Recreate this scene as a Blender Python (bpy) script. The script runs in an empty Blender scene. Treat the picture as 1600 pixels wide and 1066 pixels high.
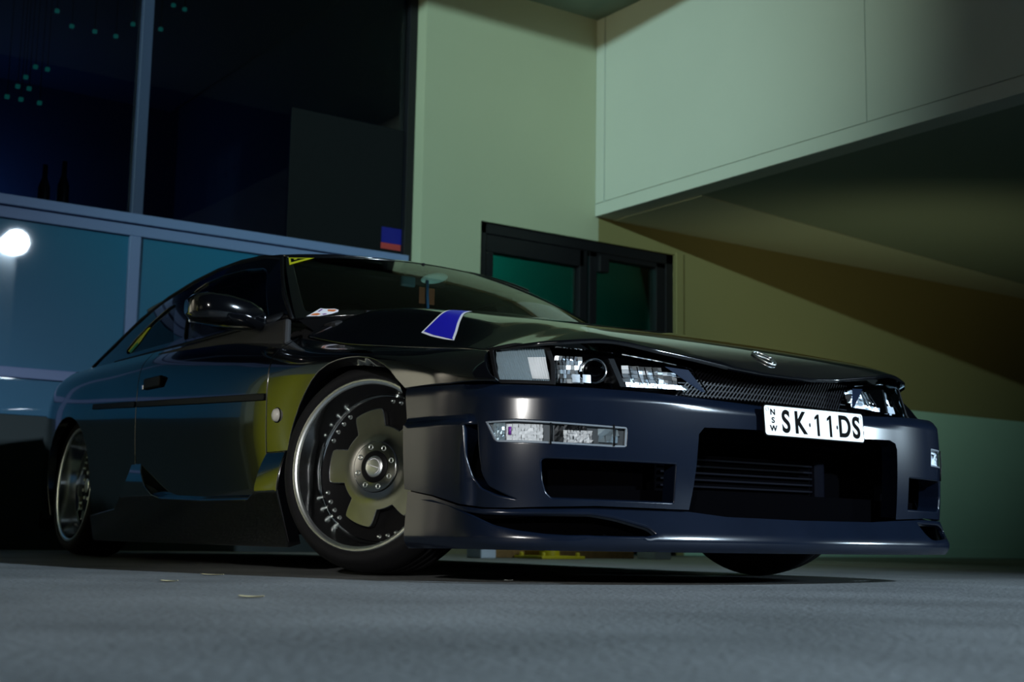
import bpy, bmesh, numpy as np, random
from math import *
from mathutils import Vector, Matrix, geometry
C = bpy.context.scene
COL = C.collection
# ------------------------------------------------------------------ camera, world, lights, exposure
cam = bpy.data.objects.new('camera', bpy.data.cameras.new('camera')); COL.objects.link(cam); C.camera = cam
_yaw, _pitch, _roll = 2.5296061, 0.14367949, 0.01730976
_f = Vector((cos(_yaw)*cos(_pitch), sin(_yaw)*cos(_pitch), sin(_pitch)))
_r = Vector((sin(_yaw), -cos(_yaw), 0)); _u = _r.cross(_f)
_r2 = _r*cos(_roll)+_u*sin(_roll); _u2 = _u*cos(_roll)-_r*sin(_roll)
_m = Matrix((_r2, _u2, -_f)).transposed().to_4x4(); _m.translation = (3.33075, -2.64964, 0.11408)
cam.matrix_world = _m
cam.data.sensor_width = 36; cam.data.lens = 2114.64/1600*36
cam.data.clip_start = .05; cam.data.clip_end = 200
cam.data.dof.use_dof = True; cam.data.dof.focus_distance = 3.55; cam.data.dof.aperture_fstop = 5.0
w = bpy.data.worlds.new('night_sky'); C.world = w; w.use_nodes = True
w.node_tree.nodes['Background'].inputs[0].default_value = (.40, .55, .85, 1)
w.node_tree.nodes['Background'].inputs[1].default_value = .004
C.view_settings.view_transform = 'Standard'; C.view_settings.look = 'None'
C.view_settings.gamma = 1; C.view_settings.use_curve_mapping = False
C.view_settings.exposure = 0.0
def light(name, kind, loc, power, color, aim=None, **kw):
    d = bpy.data.lights.new(name, kind); d.energy = power; d.color = color
    for k, v in kw.items(): setattr(d, k, v)
    o = bpy.data.objects.new(name, d); COL.objects.link(o); o.location = loc
    if aim is not None: o.rotation_euler = (Vector(aim)-Vector(loc)).to_track_quat('-Z', 'Y').to_euler()
    return o
LAMP = (8.94, 2.61, 4.31)          # the cool street lamp the glazing reflects
light('street_lamp_light', 'SPOT', (LAMP[0]-.26, LAMP[1], LAMP[2]), 5300, (.66, .84, 1.0), aim=(1.6, -.7, 0), spot_size=radians(47), spot_blend=1., shadow_soft_size=.17)
light('wall_floodlight', 'SPOT', (4.0, -8.0, 4.2), 4500, (.64, 1.0, .92), aim=(-4.0, 2.5, 2.75), spot_size=radians(28), spot_blend=1., shadow_soft_size=.06)
light('carport_fill', 'SPOT', (-2.3, 4.7, .25), 22, (1.0, .95, .50), aim=(-4.0, 5.9, 3.0), spot_size=radians(115), spot_blend=.9, shadow_soft_size=.04)  # unseen fill added to lift the wall and ceiling under the carport
light('far_lamp', 'SPOT', (4.6, 8.4, 1.6), 1500, (.66, .86, 1.0), aim=(.85, .6, .36), spot_size=radians(13), spot_blend=.8, shadow_soft_size=.22)
light('yard_light', 'SPOT', (8.0, -8.2, 2.7), 2300, (1.0, .98, .94), aim=(.36, -.78, .40), spot_size=radians(13), spot_blend=.8, shadow_soft_size=.16)
light('wall_fill', 'SPOT', (-1.6, -4.9, 1.3), 900, (1.0, .88, .88), aim=(-4.1, -4.5, .8), spot_size=radians(64), spot_blend=.6, shadow_soft_size=.1)  # unseen fills added so the walls out of view show in the car
light('wall_fill', 'SPOT', (-1.0, -7.4, .9), 150, (1.0, .92, .80), aim=(-1.5, -9.5, .95), spot_size=radians(66), spot_blend=.9, shadow_soft_size=.06)
light('wall_fill', 'SPOT', (-2.3, -6.6, 2.7), 620, (1.0, .86, .92), aim=(-4.1, -7.2, 2.2), spot_size=radians(112), spot_blend=.8, shadow_soft_size=.1)
light('wall_fill', 'SPOT', (1.6, -7.3, 1.2), 110, (1.0, .88, .88), aim=(1.9, -9.5, .6), spot_size=radians(70), spot_blend=.9, shadow_soft_size=.06)
light('mirror_fill', 'SPOT', (-.62, -.08, .84), 1.1, (.75, 1.0, .95), aim=(-.95, -.03, 1.05), spot_size=radians(46), spot_blend=.6, shadow_soft_size=.004)  # unseen fill added in the cabin to brighten the rear-view mirror
light('warm_floodlight', 'SPOT', (2.5, -8.8, 2.0), 900, (1.0, .90, .45), aim=(-3.0, 3.2, 3.45), spot_size=radians(19), spot_blend=1., shadow_soft_size=.06)
light('office_fill', 'POINT', (-7.9, -.05, 2.72), 6.5, (.16, .45, 1.0), shadow_soft_size=.04)  # unseen fill added for the blue glow behind the upper glass
light('door_downlight', 'SPOT', (-2.7, 2.3, 3.80), 70, (.85, 1.0, .75), aim=(-2.6, 1.9, 0), spot_size=radians(70), spot_blend=.7, shadow_soft_size=.05)
light('lobby_light', 'POINT', (-6.2, 3.6, 2.9), 42, (.05, 1.0, .92), shadow_soft_size=.05)

# ------------------------------------------------------------------ materials
def mat(name, base, rough=.5, metal=0., spec=.5, coat=0., coat_rough=.03, emit=None, estr=1., noise=None, bump=None, ior=1.45):
    m = bpy.data.materials.new(name); m.use_nodes = True
    nt = m.node_tree; b = nt.nodes['Principled BSDF']
    b.inputs['Base Color'].default_value = (*base, 1); b.inputs['Roughness'].default_value = rough
    b.inputs['Metallic'].default_value = metal; b.inputs['IOR'].default_value = ior
    b.inputs['Specular IOR Level'].default_value = spec
    b.inputs['Coat Weight'].default_value = coat; b.inputs['Coat Roughness'].default_value = coat_rough
    if emit: b.inputs['Emission Color'].default_value = (*emit, 1); b.inputs['Emission Strength'].default_value = estr
    tc = nt.nodes.new('ShaderNodeTexCoord')
    if noise:
        sc, amt, stretch = noise
        mp = nt.nodes.new('ShaderNodeMapping'); mp.inputs['Scale'].default_value = stretch
        n = nt.nodes.new('ShaderNodeTexNoise'); n.inputs['Scale'].default_value = sc; n.inputs['Detail'].default_value = 6
        nt.links.new(tc.outputs['Object'], mp.inputs[0]); nt.links.new(mp.outputs[0], n.inputs['Vector'])
        mx = nt.nodes.new('ShaderNodeMix'); mx.data_type = 'RGBA'; mx.blend_type = 'MIX'
        mx.inputs[6].default_value = (*[max(0, c*(1-amt)) for c in base], 1); mx.inputs[7].default_value = (*[min(1, c*(1+amt)) for c in base], 1)
        nt.links.new(n.outputs['Fac'], mx.inputs[0]); nt.links.new(mx.outputs[2], b.inputs['Base Color'])
    if bump:
        sc, st = bump
        n = nt.nodes.new('ShaderNodeTexNoise'); n.inputs['Scale'].default_value = sc; n.inputs['Detail'].default_value = 4
        nt.links.new(tc.outputs['Object'], n.inputs['Vector'])
        bp = nt.nodes.new('ShaderNodeBump'); bp.inputs['Strength'].default_value = st; bp.inputs['Distance'].default_value = .01
        nt.links.new(n.outputs['Fac'], bp.inputs['Height']); nt.links.new(bp.outputs[0], b.inputs['Normal'])
    return m
def glass(name, tint=(1, 1, 1), ior=1.5, rough=0.):
    m = bpy.data.materials.new(name); m.use_nodes = True; nt = m.node_tree; nt.nodes.clear()
    out = nt.nodes.new('ShaderNodeOutputMaterial'); mix = nt.nodes.new('ShaderNodeMixShader')
    fr = nt.nodes.new('ShaderNodeFresnel'); fr.inputs[0].default_value = ior
    tr = nt.nodes.new('ShaderNodeBsdfTransparent'); tr.inputs[0].default_value = (*tint, 1)
    gl = nt.nodes.new('ShaderNodeBsdfGlossy'); gl.inputs['Roughness'].default_value = rough
    nt.links.new(fr.outputs[0], mix.inputs[0]); nt.links.new(tr.outputs[0], mix.inputs[1]); nt.links.new(gl.outputs[0], mix.inputs[2])
    nt.links.new(mix.outputs[0], out.inputs[0]); return m
M = dict(
 paint=mat('black_gloss_paint', (.0022, .0026, .0035), .12, spec=.5, coat=1., coat_rough=.015),
 satin=mat('dark_satin_primer', (.0030, .0056, .0130), .185, spec=.45, noise=(9, .25, (1, 1, 1))),
 trim=mat('black_trim', (.003, .003, .0035), .5, spec=.15), rubber=mat('tyre_rubber', (.007, .007, .008), .7, spec=.2, bump=(60, .15)),
 dark=mat('unlit_black', (.0012, .0012, .0016), .9, spec=.0), barrelm=mat('polished_barrel', (.75, .78, .78), .13, metal=1.), polish=mat('polished_lip', (.92, .96, .94), .30, metal=1.),
 face=mat('brushed_wheel_face', (.34, .35, .36), .15, metal=1., noise=(30, .15, (1, 1, 1))), gun=mat('dark_barrel', (.03, .032, .036), .35, metal=.6),
 chrome=mat('chrome', (.85, .87, .9), .08, metal=1.), satinchrome=mat('soft_reflector', (.78, .82, .86), .30, metal=.25),
 housing=mat('lamp_housing', (.13, .15, .17), .4), fluteblue=mat('fluted_grey', (.55, .68, .76), .25, metal=.65), lensbase=mat('reflector_glare', (.93, .96, 1.0), .35, metal=.0), flute=mat('fluted_reflector', (.82, .88, .93), .36, metal=.9), clear=glass('clear_lens', (.93, .96, .98)),  # matte white puts the glare of the lamp reflectors into the colour
 screen=glass('tinted_windscreen', (.68, .78, .76), 1.45), sideglass=glass('tinted_side_glass', (.86, .92, .92)), backglass=glass('rear_glass', (.85, .92, .92)),
 inter=mat('interior_black', (.010, .010, .011), .7), plate=mat('plate_white', (.86, .88, .88), .35), ink=mat('plate_black', (.003, .003, .003), .8, spec=.05),
 blue=mat('blue_vinyl', (.012, .010, .42), .35), white=mat('white_vinyl', (.8, .8, .85), .4), yellowv=mat('yellow_vinyl', (.68, .66, .02), .4), orange=mat('orange_vinyl', (.62, .16, .03), .4), purple=mat('purple_vinyl', (.14, .02, .22), .4), greenv=mat('green_vinyl', (.03, .25, .10), .4),
 fin=mat('intercooler_black', (.0012, .0015, .004), .7, spec=.05), teal=mat('mirror_reflection', (.55, .95, .90), .4), ribbon=mat('blue_ribbon', (.03, .16, .40), .6), tag=mat('orange_tag', (.30, .11, .05), .6),
 amber=mat('marker_lens', (.62, .60, .55), .3),
 floor=mat('sealed_asphalt', (.150, .158, .160), .62, spec=.35, noise=(2.2, .6, (1, 1, 1)), bump=(70, .5)),
 cream=mat('cream_render', (.385, .41, .305), .75, spec=.2, noise=(1.6, .05, (1, 1, 1))), shaded_cream=mat('shaded_render', (.21, .185, .085), .75, spec=.2, noise=(1.6, .05, (1, 1, 1))), lobby=mat('lobby_wall', (.30, .34, .32), .8), lit_band=mat('lit_green_grey', (.40, .60, .50), .75, spec=.2, noise=(1.6, .06, (1, 1, 1))),  # one wall: its shade and light are put into separate coat colours
 fascia=mat('painted_sheet', (.45, .49, .46), .6, spec=.25, noise=(1.2, .06, (1, 1, 1))), ceil=mat('soffit_board', (.22, .27, .23), .8, spec=.1),
 alu=mat('mill_aluminium', (.17, .23, .44), .5, metal=.0), shaded_alu=mat('shaded_aluminium', (.05, .07, .14), .5), black=mat('black_frame', (.006, .006, .009), .45),
 spandrel=mat('teal_spandrel', (.007, .135, .260), .55, coat=1., coat_rough=.02), base=mat('dark_kick_panel', (.006, .018, .018), .6),
 pane=glass('office_glass', (.75, .8, .85)), doorpane=glass('door_glass', (.35, .62, .55)), blind=mat('grey_board', (.008, .009, .011), .8, spec=.1),
 room=mat('office_wall', (.03, .045, .10), .8), steel=mat('post_steel', (.55, .60, .62), .5), lampm=mat('lamp_glow', (.9, .9, .9), .5, emit=(.70, .86, 1.0), estr=60.),
 yellow=mat('safety_yellow', (.58, .50, .01), .45), timber=mat('weathered_timber', (.22, .13, .04), .8, noise=(6, .4, (1, 8, 8))), block=mat('concrete_block', (.45, .52, .56), .8),
 paper=mat('dry_leaf', (.62, .54, .30), .7), white_paper=mat('paper_scrap', (.75, .78, .75), .7), glint=mat('glint_light', (.02, .05, .05), .5, emit=(.02, .5, .42), estr=.10),
 sred=mat('sticker_red', (.42, .05, .05), .5), sblue=mat('sticker_blue', (.008, .01, .22), .5), spale=mat('sticker_pale', (.35, .5, .75), .5))

# ------------------------------------------------------------------ helpers
def obj(name, me, m, parent=None):
    if isinstance(m, str): m = M[m]
    o = bpy.data.objects.new(name, me); COL.objects.link(o)
    if m is not None and not me.materials: me.materials.append(m)
    if parent is not None: o.parent = parent
    return o
def mk(name, v, f, m, parent=None, smooth=False, normals=None):
    me = bpy.data.meshes.new(name); me.from_pydata([tuple(map(float, p)) for p in v], [], f); me.update()
    if smooth or normals is not None: me.polygons.foreach_set('use_smooth', [True]*len(me.polygons))
    if normals is not None: me.normals_split_custom_set_from_vertices([tuple(map(float, n)) for n in normals])
    return obj(name, me, m, parent)
def bmo(name, bm, m, parent=None, smooth=False):
    bmesh.ops.recalc_face_normals(bm, faces=bm.faces)
    me = bpy.data.meshes.new(name); bm.to_mesh(me); bm.free()
    if smooth: me.polygons.foreach_set('use_smooth', [True]*len(me.polygons))
    return obj(name, me, m, parent)
def add_box(bm, x0, x1, y0, y1, z0, z1, bev=0.):
    r = bmesh.ops.create_cube(bm, size=1, matrix=Matrix.Translation(((x0+x1)/2, (y0+y1)/2, (z0+z1)/2)) @ Matrix.Diagonal((abs(x1-x0), abs(y1-y0), abs(z1-z0), 1)))
    if bev:
        es = list({e for v in r['verts'] for e in v.link_edges}); bmesh.ops.bevel(bm, geom=es, offset=bev, segments=2, affect='EDGES', profile=.5)
def box(name, x0, x1, y0, y1, z0, z1, m, parent=None, bev=.004):
    bm = bmesh.new(); add_box(bm, x0, x1, y0, y1, z0, z1, bev); return bmo(name, bm, m, parent)
def lathe(name, prof, m, parent=None, n=64, smooth=True, closed=False):
    """profile (r, d): spun about local Y; d runs inward (+Y), outer face looks to -Y"""
    v = []; f = []; k = len(prof)
    for i in range(n):
        a = 2*pi*i/n
        v += [(r*cos(a), d, r*sin(a)) for r, d in prof]
    for i in range(n):
        j = (i+1) % n
        for q in range(k if closed else k-1):
            q2 = (q+1) % k; f.append((i*k+q, i*k+q2, j*k+q2, j*k+q))
    bm = bmesh.new(); vs = [bm.verts.new(p) for p in v]
    for q in f: bm.faces.new([vs[x] for x in q])
    bmesh.ops.remove_doubles(bm, verts=bm.verts, dist=1e-5)
    o = bmo(name, bm, m, parent, smooth)
    if smooth:
        for e in o.data.edges: pass
    return o
def tube(name, pts, r, m, parent=None, n=10, taper=None):
    pts = [Vector(p) for p in pts]; v = []; f = []
    for i, p in enumerate(pts):
        d = (pts[min(i+1, len(pts)-1)]-pts[max(i-1, 0)]).normalized(); a = d.orthogonal().normalized(); b = d.cross(a)
        if i and a.dot(pa) < 0: pass
        if i: a = (pa - d*pa.dot(d)).normalized(); b = d.cross(a)
        pa = a; rr = r*(taper[i] if taper else 1)
        v += [p+(a*cos(t)+b*sin(t))*rr for t in (2*pi*k/n for k in range(n))]
    for i in range(len(pts)-1):
        for k in range(n): f.append((i*n+k, i*n+(k+1) % n, (i+1)*n+(k+1) % n, (i+1)*n+k))
    f.append(tuple(range(n))[::-1]); f.append(tuple(range((len(pts)-1)*n, len(pts)*n)))
    return mk(name, v, f, m, parent, True)
def inpoly(P, poly):
    x, y = P[:, 0], P[:, 1]; ins = np.zeros(len(P), bool); n = len(poly)
    for i in range(n):
        x0, y0 = poly[i]; x1, y1 = poly[(i+1) % n]
        c = ((y0 > y) != (y1 > y)); ins ^= c & (x < (x1-x0)*(y-y0)/((y1-y0) if y1 != y0 else 1e-12)+x0)
    return ins
def resample(poly, h, rnd=0.):
    """closed polygon -> evenly resampled, corners optionally rounded by chaikin"""
    p = [np.array(q, float) for q in poly]
    if rnd:
        q = []
        for i in range(len(p)):
            a, b, c = p[i-1], p[i], p[(i+1) % len(p)]
            la, lc = np.linalg.norm(a-b), np.linalg.norm(c-b); ra, rc = min(rnd, la*.45), min(rnd, lc*.45)
            s, e = b+(a-b)/la*ra, b+(c-b)/lc*rc
            for t in (0, .25, .5, .75, 1): q.append((1-t)**2*s+2*t*(1-t)*b+t*t*e)
        p = q
    out = []
    for i in range(len(p)):
        a, b = p[i], p[(i+1) % len(p)]; L = np.linalg.norm(b-a)
        if L < 1e-6: continue
        k = max(1, int(round(L/h)))
        out += [a+(b-a)*j/k for j in range(k)]
    return np.array(out)
def panel(name, f, outer, holes=(), m='paint', parent=None, h=.03, depth=.02, r=.003, flip=False, rnd=0., hrnd=0., hb=None, hole_depth=None, mirror=False):
    """a sheet on the surface f(p, q)->xyz, cut to a 2-D outline with holes, its edges rolled inward"""
    hb = hb or h
    loops = [resample(outer, hb, rnd)]+[resample(q, hb, hrnd) for q in holes]
    lo, hi = loops[0].min(0), loops[0].max(0)
    gx = np.arange(lo[0]+h/2, hi[0], h); gy = np.arange(lo[1]+h/2, hi[1], h)
    G = np.array(np.meshgrid(gx, gy, indexing='ij')).reshape(2, -1).T
    if len(G):
        ok = inpoly(G, loops[0])
        for q in loops[1:]: ok &= ~inpoly(G, q)
        B = np.concatenate(loops)
        for k in range(0, len(G), 4000):
            d = np.sqrt(((G[k:k+4000, None]-B[None])**2).sum(-1)).min(1); ok[k:k+4000] &= d > hb*.55
        G = G[ok]
    pts = np.concatenate(loops+[G]) if len(G) else np.concatenate(loops)
    edges = []; o = 0
    for q in loops:
        n = len(q); edges += [(o+i, o+(i+1) % n) for i in range(n)]; o += n
    res = geometry.delaunay_2d_cdt([Vector(p) for p in pts], edges, [], 0, 1e-7)
    P2 = np.array([tuple(v) for v in res[0]]); tri = np.array(res[2])
    cen = P2[tri].mean(1); ok = inpoly(cen, loops[0])
    for q in loops[1:]: ok &= ~inpoly(cen, q)
    tri = tri[ok]
    def nrm(Q):
        e = 1e-3; du = f(Q[:, 0]+e, Q[:, 1])-f(Q[:, 0]-e, Q[:, 1]); dv = f(Q[:, 0], Q[:, 1]+e)-f(Q[:, 0], Q[:, 1]-e)
        n = np.cross(du, dv); n /= np.linalg.norm(n, axis=1)[:, None]+1e-12
        return -n if flip else n
    V = f(P2[:, 0], P2[:, 1]); N = nrm(P2)
    a, b, c = V[tri[:, 0]], V[tri[:, 1]], V[tri[:, 2]]
    bad = (np.cross(b-a, c-a)*N[tri[:, 0]]).sum(1) < 0; tri[bad] = tri[bad][:, ::-1]
    Vs = [V]; Ns = [N]; F = [tuple(t) for t in tri]; base = len(V)
    if depth:
        area = lambda q: .5*np.sum(q[:, 0]*np.roll(q[:, 1], -1)-np.roll(q[:, 0], -1)*q[:, 1])
        start = 0
        for li, q in enumerate(loops):
            n = len(q); q0 = f(q[:, 0], q[:, 1]); nn = nrm(q)
            t = np.roll(q0, -1, 0)-np.roll(q0, 1, 0); t /= np.linalg.norm(t, axis=1)[:, None]+1e-12
            out = np.cross(t, nn)
            # outward means away from the sheet: test with a small 2-D step
            mid = q0.mean(0)
            sgn = 1 if ((out*(q0-mid)).sum(1) > 0).mean() > .5 else -1
            if li: sgn = -sgn
            out = out*sgn; dd = depth if not li or hole_depth is None else hole_depth
            rings = [(0, 0, nn), (r*.5, r*.13, nn*.87+out*.5), (r*.87, r*.5, nn*.5+out*.87), (r, r, out), (r, dd, out)]
            ids = []
            for ro, rd, rn in rings[1:]:
                Vs.append(q0+out*ro-nn*rd); Ns.append(rn/(np.linalg.norm(rn, axis=1)[:, None]+1e-12)); ids.append(base); base += n
            Vs.append(q0); Ns.append(nn); ids = [base]+ids; base += n
            for a0, b0 in zip(ids[:-1], ids[1:]):
                for i in range(n):
                    j = (i+1) % n; F.append((a0+i, a0+j, b0+j, b0+i) if sgn*(1 if not li else -1)*1 > 0 else (a0+j, a0+i, b0+i, b0+j))
    V = np.concatenate(Vs); N = np.concatenate(Ns)
    # face winding must agree with the custom normals
    F2 = []
    for q in F:
        p = V[list(q)]; g = np.cross(p[1]-p[0], p[2]-p[0])
        if len(q) == 4: g = np.cross(p[2]-p[0], p[3]-p[1])
        F2.append(q if (g*N[list(q)].sum(0)).sum() >= 0 else q[::-1])
    if mirror:
        V = V*[1, -1, 1]; N = N*[1, -1, 1]; F2 = [q[::-1] for q in F2]
    return mk(name, V, F2, m, parent, True, N)
def grid(name, f, us, vs, m, parent=None, mirror=False, flip=False):
    U, W = np.meshgrid(us, vs, indexing='ij'); V = f(U.ravel(), W.ravel()); k = len(vs)
    F = [(i*k+j, (i+1)*k+j, (i+1)*k+j+1, i*k+j+1) for i in range(len(us)-1) for j in range(k-1)]
    if mirror: V = V*[1, -1, 1]
    if mirror != flip: F = [q[::-1] for q in F]
    return mk(name, V, F, m, parent, True)
def text_mesh(body, size, bold=0.):
    c = bpy.data.curves.new('t', 'FONT'); c.body = body; c.size = size; c.align_x = 'CENTER'; c.align_y = 'CENTER'; c.extrude = .0006; c.offset = bold
    o = bpy.data.objects.new('t', c); COL.objects.link(o); bpy.context.view_layer.update()
    me = bpy.data.meshes.new_from_object(o.evaluated_get(bpy.context.evaluated_depsgraph_get())); bpy.data.objects.remove(o); return me
def thing(name, label, cat, loc=(0, 0, 0), group=None):
    o = bpy.data.objects.new(name, None); COL.objects.link(o); o.location = loc; o.empty_display_size = .1
    o['label'] = label; o['category'] = cat
    if group: o['group'] = group
    return o
def tag(o, label, cat, group=None):
    o['label'] = label; o['category'] = cat
    if group: o['group'] = group
    return o
def struct(o): o['kind'] = 'structure'; return o

def crv(xs, ys, x):
    """monotone-ish cubic (Catmull-Rom / finite difference) through (xs, ys); xs increasing; linear outside"""
    xs=np.asarray(xs,float); ys=np.asarray(ys,float); x=np.asarray(x,float)
    d=np.diff(ys)/np.diff(xs); m=np.empty_like(ys); m[0]=d[0]; m[-1]=d[-1]
    for i in range(1,len(xs)-1):
        h0=xs[i]-xs[i-1];h1=xs[i+1]-xs[i]
        m[i]=0 if d[i-1]*d[i]<=0 else 3*(h0+h1)/((2*h1+h0)/d[i-1]+(h1+2*h0)/d[i])
    i=np.clip(np.searchsorted(xs,x,'right')-1,0,len(xs)-2); h=xs[i+1]-xs[i]; a=(x-xs[i])/h
    v=(2*a**3-3*a*a+1)*ys[i]+(a**3-2*a*a+a)*h*m[i]+(-2*a**3+3*a*a)*ys[i+1]+(a**3-a*a)*h*m[i+1]
    v=np.where(a<0,ys[0]+m[0]*(x-xs[0]),v); v=np.where(a>1,ys[-1]+m[-1]*(x-xs[-1]),v)
    return v
# ---- lower body: rows t -> (y,z) as functions of x (right side, y given as half width) ----
XS=[-3.50,-3.40,-3.25,-3.05,-2.75,-2.525,-2.1,-1.7,-1.1,-.55,-.25,.0,.25,.42,.56,.64]
ROWY={
 0:[.46,.62,.72,.79,.838,.845,.838,.836,.836,.838,.84,.842,.842,.84,.81,.775],
 1:[.48,.64,.745,.812,.855,.862,.855,.852,.852,.855,.858,.86,.86,.856,.828,.79],
 2:[.48,.64,.745,.815,.866,.872,.866,.864,.864,.866,.868,.87,.868,.862,.834,.795],
 3:[.46,.62,.725,.800,.864,.868,.862,.860,.858,.860,.864,.866,.862,.853,.826,.788],
 4:[.43,.585,.69,.768,.832,.838,.834,.832,.828,.828,.828,.828,.822,.814,.796,.765],
 5:[.40,.55,.65,.722,.768,.772,.772,.770,.765,.752,.756,.762,.766,.768,.766,.742]}
ROWZ={
 0:[.16]*16,
 1:[.30]*16,
 2:[.46]*16,
 3:[.62,.64,.655,.66,.665,.665,.66,.655,.645,.630,.612,.598,.570,.545,.520,.505],
 4:[.70,.725,.745,.755,.760,.758,.75,.745,.725,.685,.652,.626,.596,.578,.555,.54],
 5:[.735,.765,.79,.808,.818,.818,.815,.812,.80,.738,.680,.646,.615,.596,.575,.555]}
TK=[0,.16,.32,.50,.62,.72]
def _row(tab,x): return [crv(XS,tab[k],x) for k in range(6)]
def side_pt(x,t):
    """right side surface: x, t in 0..0.72 -> (x,-y,z)"""
    x,t=np.broadcast_arrays(np.asarray(x,float),np.asarray(t,float))
    Y=_row(ROWY,x); Z=_row(ROWZ,x)
    return np.stack([x+0*t,-_hm(Y,t),_hm(Z,t)],-1)
def _hm(V,t):
    V=[np.broadcast_to(v,np.shape(t)).astype(float) for v in V]
    n=len(TK); tk=np.array(TK); m=[]
    for i in range(n):
        if i==0: m.append((V[1]-V[0])/(tk[1]-tk[0]))
        elif i==n-1: m.append((V[-1]-V[-2])/(tk[-1]-tk[-2]))
        else:
            h0=tk[i]-tk[i-1];h1=tk[i+1]-tk[i]; d0=(V[i]-V[i-1])/h0; d1=(V[i+1]-V[i])/h1
            m.append((d0*h1+d1*h0)/(h0+h1))
    out=np.zeros(np.shape(t))
    for i in range(n-1):
        h=tk[i+1]-tk[i]; a=(t-tk[i])/h
        v=(2*a**3-3*a*a+1)*V[i]+(a**3-2*a*a+a)*h*m[i]+(-2*a**3+3*a*a)*V[i+1]+(a**3-a*a)*h*m[i+1]
        sel=(t>=tk[i]) if i else (t>-9)
        out=np.where(sel,v,out)
    return out
# ---- bonnet: (x, a) a=-1..1 across ----
BX=[-.62,-.35,-.1,.15,.40,.60,.72,.79,.83,.88]
BZC=[.868,.846,.806,.758,.711,.662,.624,.584,.554,.51]
def bonnet_edge_y(x): return crv(XS,ROWY[5],x)
def bonnet_z(x,y):
    x=np.asarray(x,float); y=np.abs(np.asarray(y,float))
    zc=crv(BX,BZC,x)
    ye=crv([-.6,-.25,0,.25,.56,.64,.75,.90],[.752,.756,.762,.766,.766,.755,.74,.72],x)
    ze=crv([-.6,-.55,-.25,0,.25,.42,.56,.64,.72,.80,.90],[.745,.738,.680,.646,.615,.596,.576,.576,.566,.545,.49],x)
    u=np.clip(y/ye,0,1.2)
    base=zc-(zc-ze)*(.22*u**2+2.69*.03*np.log1p(np.exp(np.clip((u-.71)/.03,-40,40))))
    return base

# ---- greenhouse side: half width as function of (x, z) ----
def gh(x,z):
    x=np.asarray(x,float); z=np.asarray(z,float); d=z-.81
    w=.742-.47*d-.52*np.clip(d,0,1)**2
    return w+.034*np.clip((-1.12-x)/.45,0,1)*np.clip(d/.25,0,1)-.030*np.clip((-1.7-x)/1.3,0,2)**2
# ---- windscreen: a=-1..1 across, s=0 base..1 header ----
def wscreen(a,s):
    a=np.asarray(a,float); s=np.asarray(s,float)
    xb=-.33-.30*a**2; zb=.846-.036*a**2
    xt=-1.03-.075*a**2; zt=1.143-.036*a**2
    bul=np.sin(pi*s)*.018
    x=xb+(xt-xb)*s+bul*.45; z=zb+(zt-zb)*s+bul*.9*(1-.6*a**2)
    return np.stack([x,a*gh(x,.81+(1.107-.81)*s)*.985,z],-1)
# ---- roof / rear glass / deck: x, a=-1..1 ----
RX=[-3.45,-3.30,-3.10,-2.95,-2.80,-2.65,-2.50,-2.35,-2.2,-2.05,-1.88,-1.7,-1.5,-1.25,-1.02]
RZC=[.832,.846,.854,.860,.880,.925,.985,1.050,1.105,1.142,1.170,1.185,1.188,1.174,1.142]
RZE=[.760,.785,.803,.810,.820,.850,.915,.99,1.055,1.100,1.135,1.152,1.155,1.138,1.105]
def roof(x,a):
    x=np.asarray(x,float); a=np.asarray(a,float)
    zc=crv(RX,RZC,x); ze=crv(RX,RZE,x)
    return np.stack([x,a*gh(x,ze),zc-(zc-ze)*np.abs(a)**2.6],-1)

# ================================================================== the place
XW, XG, YF = -4.02, -4.15, 3.213
struct(box('floor', -12, 16, -14, 16, -.12, 0, 'floor', None, 0))
def wall_y(name, x0, x1, y0, y1, z0, z1, m, holes=(), parent=None):
    """a wall slab in the y-z plane, face at x1, rectangular holes (y0,y1,z0,z1)"""
    bm = bmesh.new(); ys = sorted({y0, y1, *[h for q in holes for h in q[:2] if y0 < h < y1]}); zs = sorted({z0, z1, *[h for q in holes for h in q[2:] if z0 < h < z1]})
    for i in range(len(ys)-1):
        for j in range(len(zs)-1):
            a, b = (ys[i]+ys[i+1])/2, (zs[j]+zs[j+1])/2
            if any(q[0] < a < q[1] and q[2] < b < q[3] for q in holes): continue
            add_box(bm, x0, x1, ys[i], ys[i+1], zs[j], zs[j+1])
    return bmo(name, bm, m, parent)
DOOR = (2.242, 3.972, 0., 2.20)
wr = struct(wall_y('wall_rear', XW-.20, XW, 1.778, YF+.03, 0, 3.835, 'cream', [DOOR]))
struct(wall_y('wall_rear', XW-.20, XW, YF+.03, 13., 0, 3.835, 'shaded_cream', [DOOR]))  # same wall, with the carport shade put into its colour
# painted dado for the far wall, its lower light put into the colour
dd = struct(box('lit_wall_band', XW, XW+.004, 4.06, 13., 0, 1.224, 'lit_band', None, 0))
# edge trims beside the door and the fascia
struct(box('trim_2', XW-.01, XW+.014, 3.972, 4.045, 0, 2.215, 'shaded_cream', None, .003))
# fascia beam: sheet panels, bottom channel, corner strip
fb = struct(box('wall_right', XW, 5.2, YF+.012, YF+.16, 2.375, 3.835, 'fascia', None, 0))
px = [XW+.10, -1.573, .87, 3.3, 5.2]
for a, b in zip(px[:-1], px[1:]): box('panel', a+.003, b-.003, YF, YF+.012, 2.468, 3.83, 'fascia', fb, .002)
box('bottom_channel', XW+.005, 5.2, YF-.008, YF+.012, 2.372, 2.462, 'fascia', fb, .004)
box('corner_strip', XW+.002, XW+.094, YF-.004, YF+.012, 2.466, 3.83, 'fascia', fb, .003)
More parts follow.
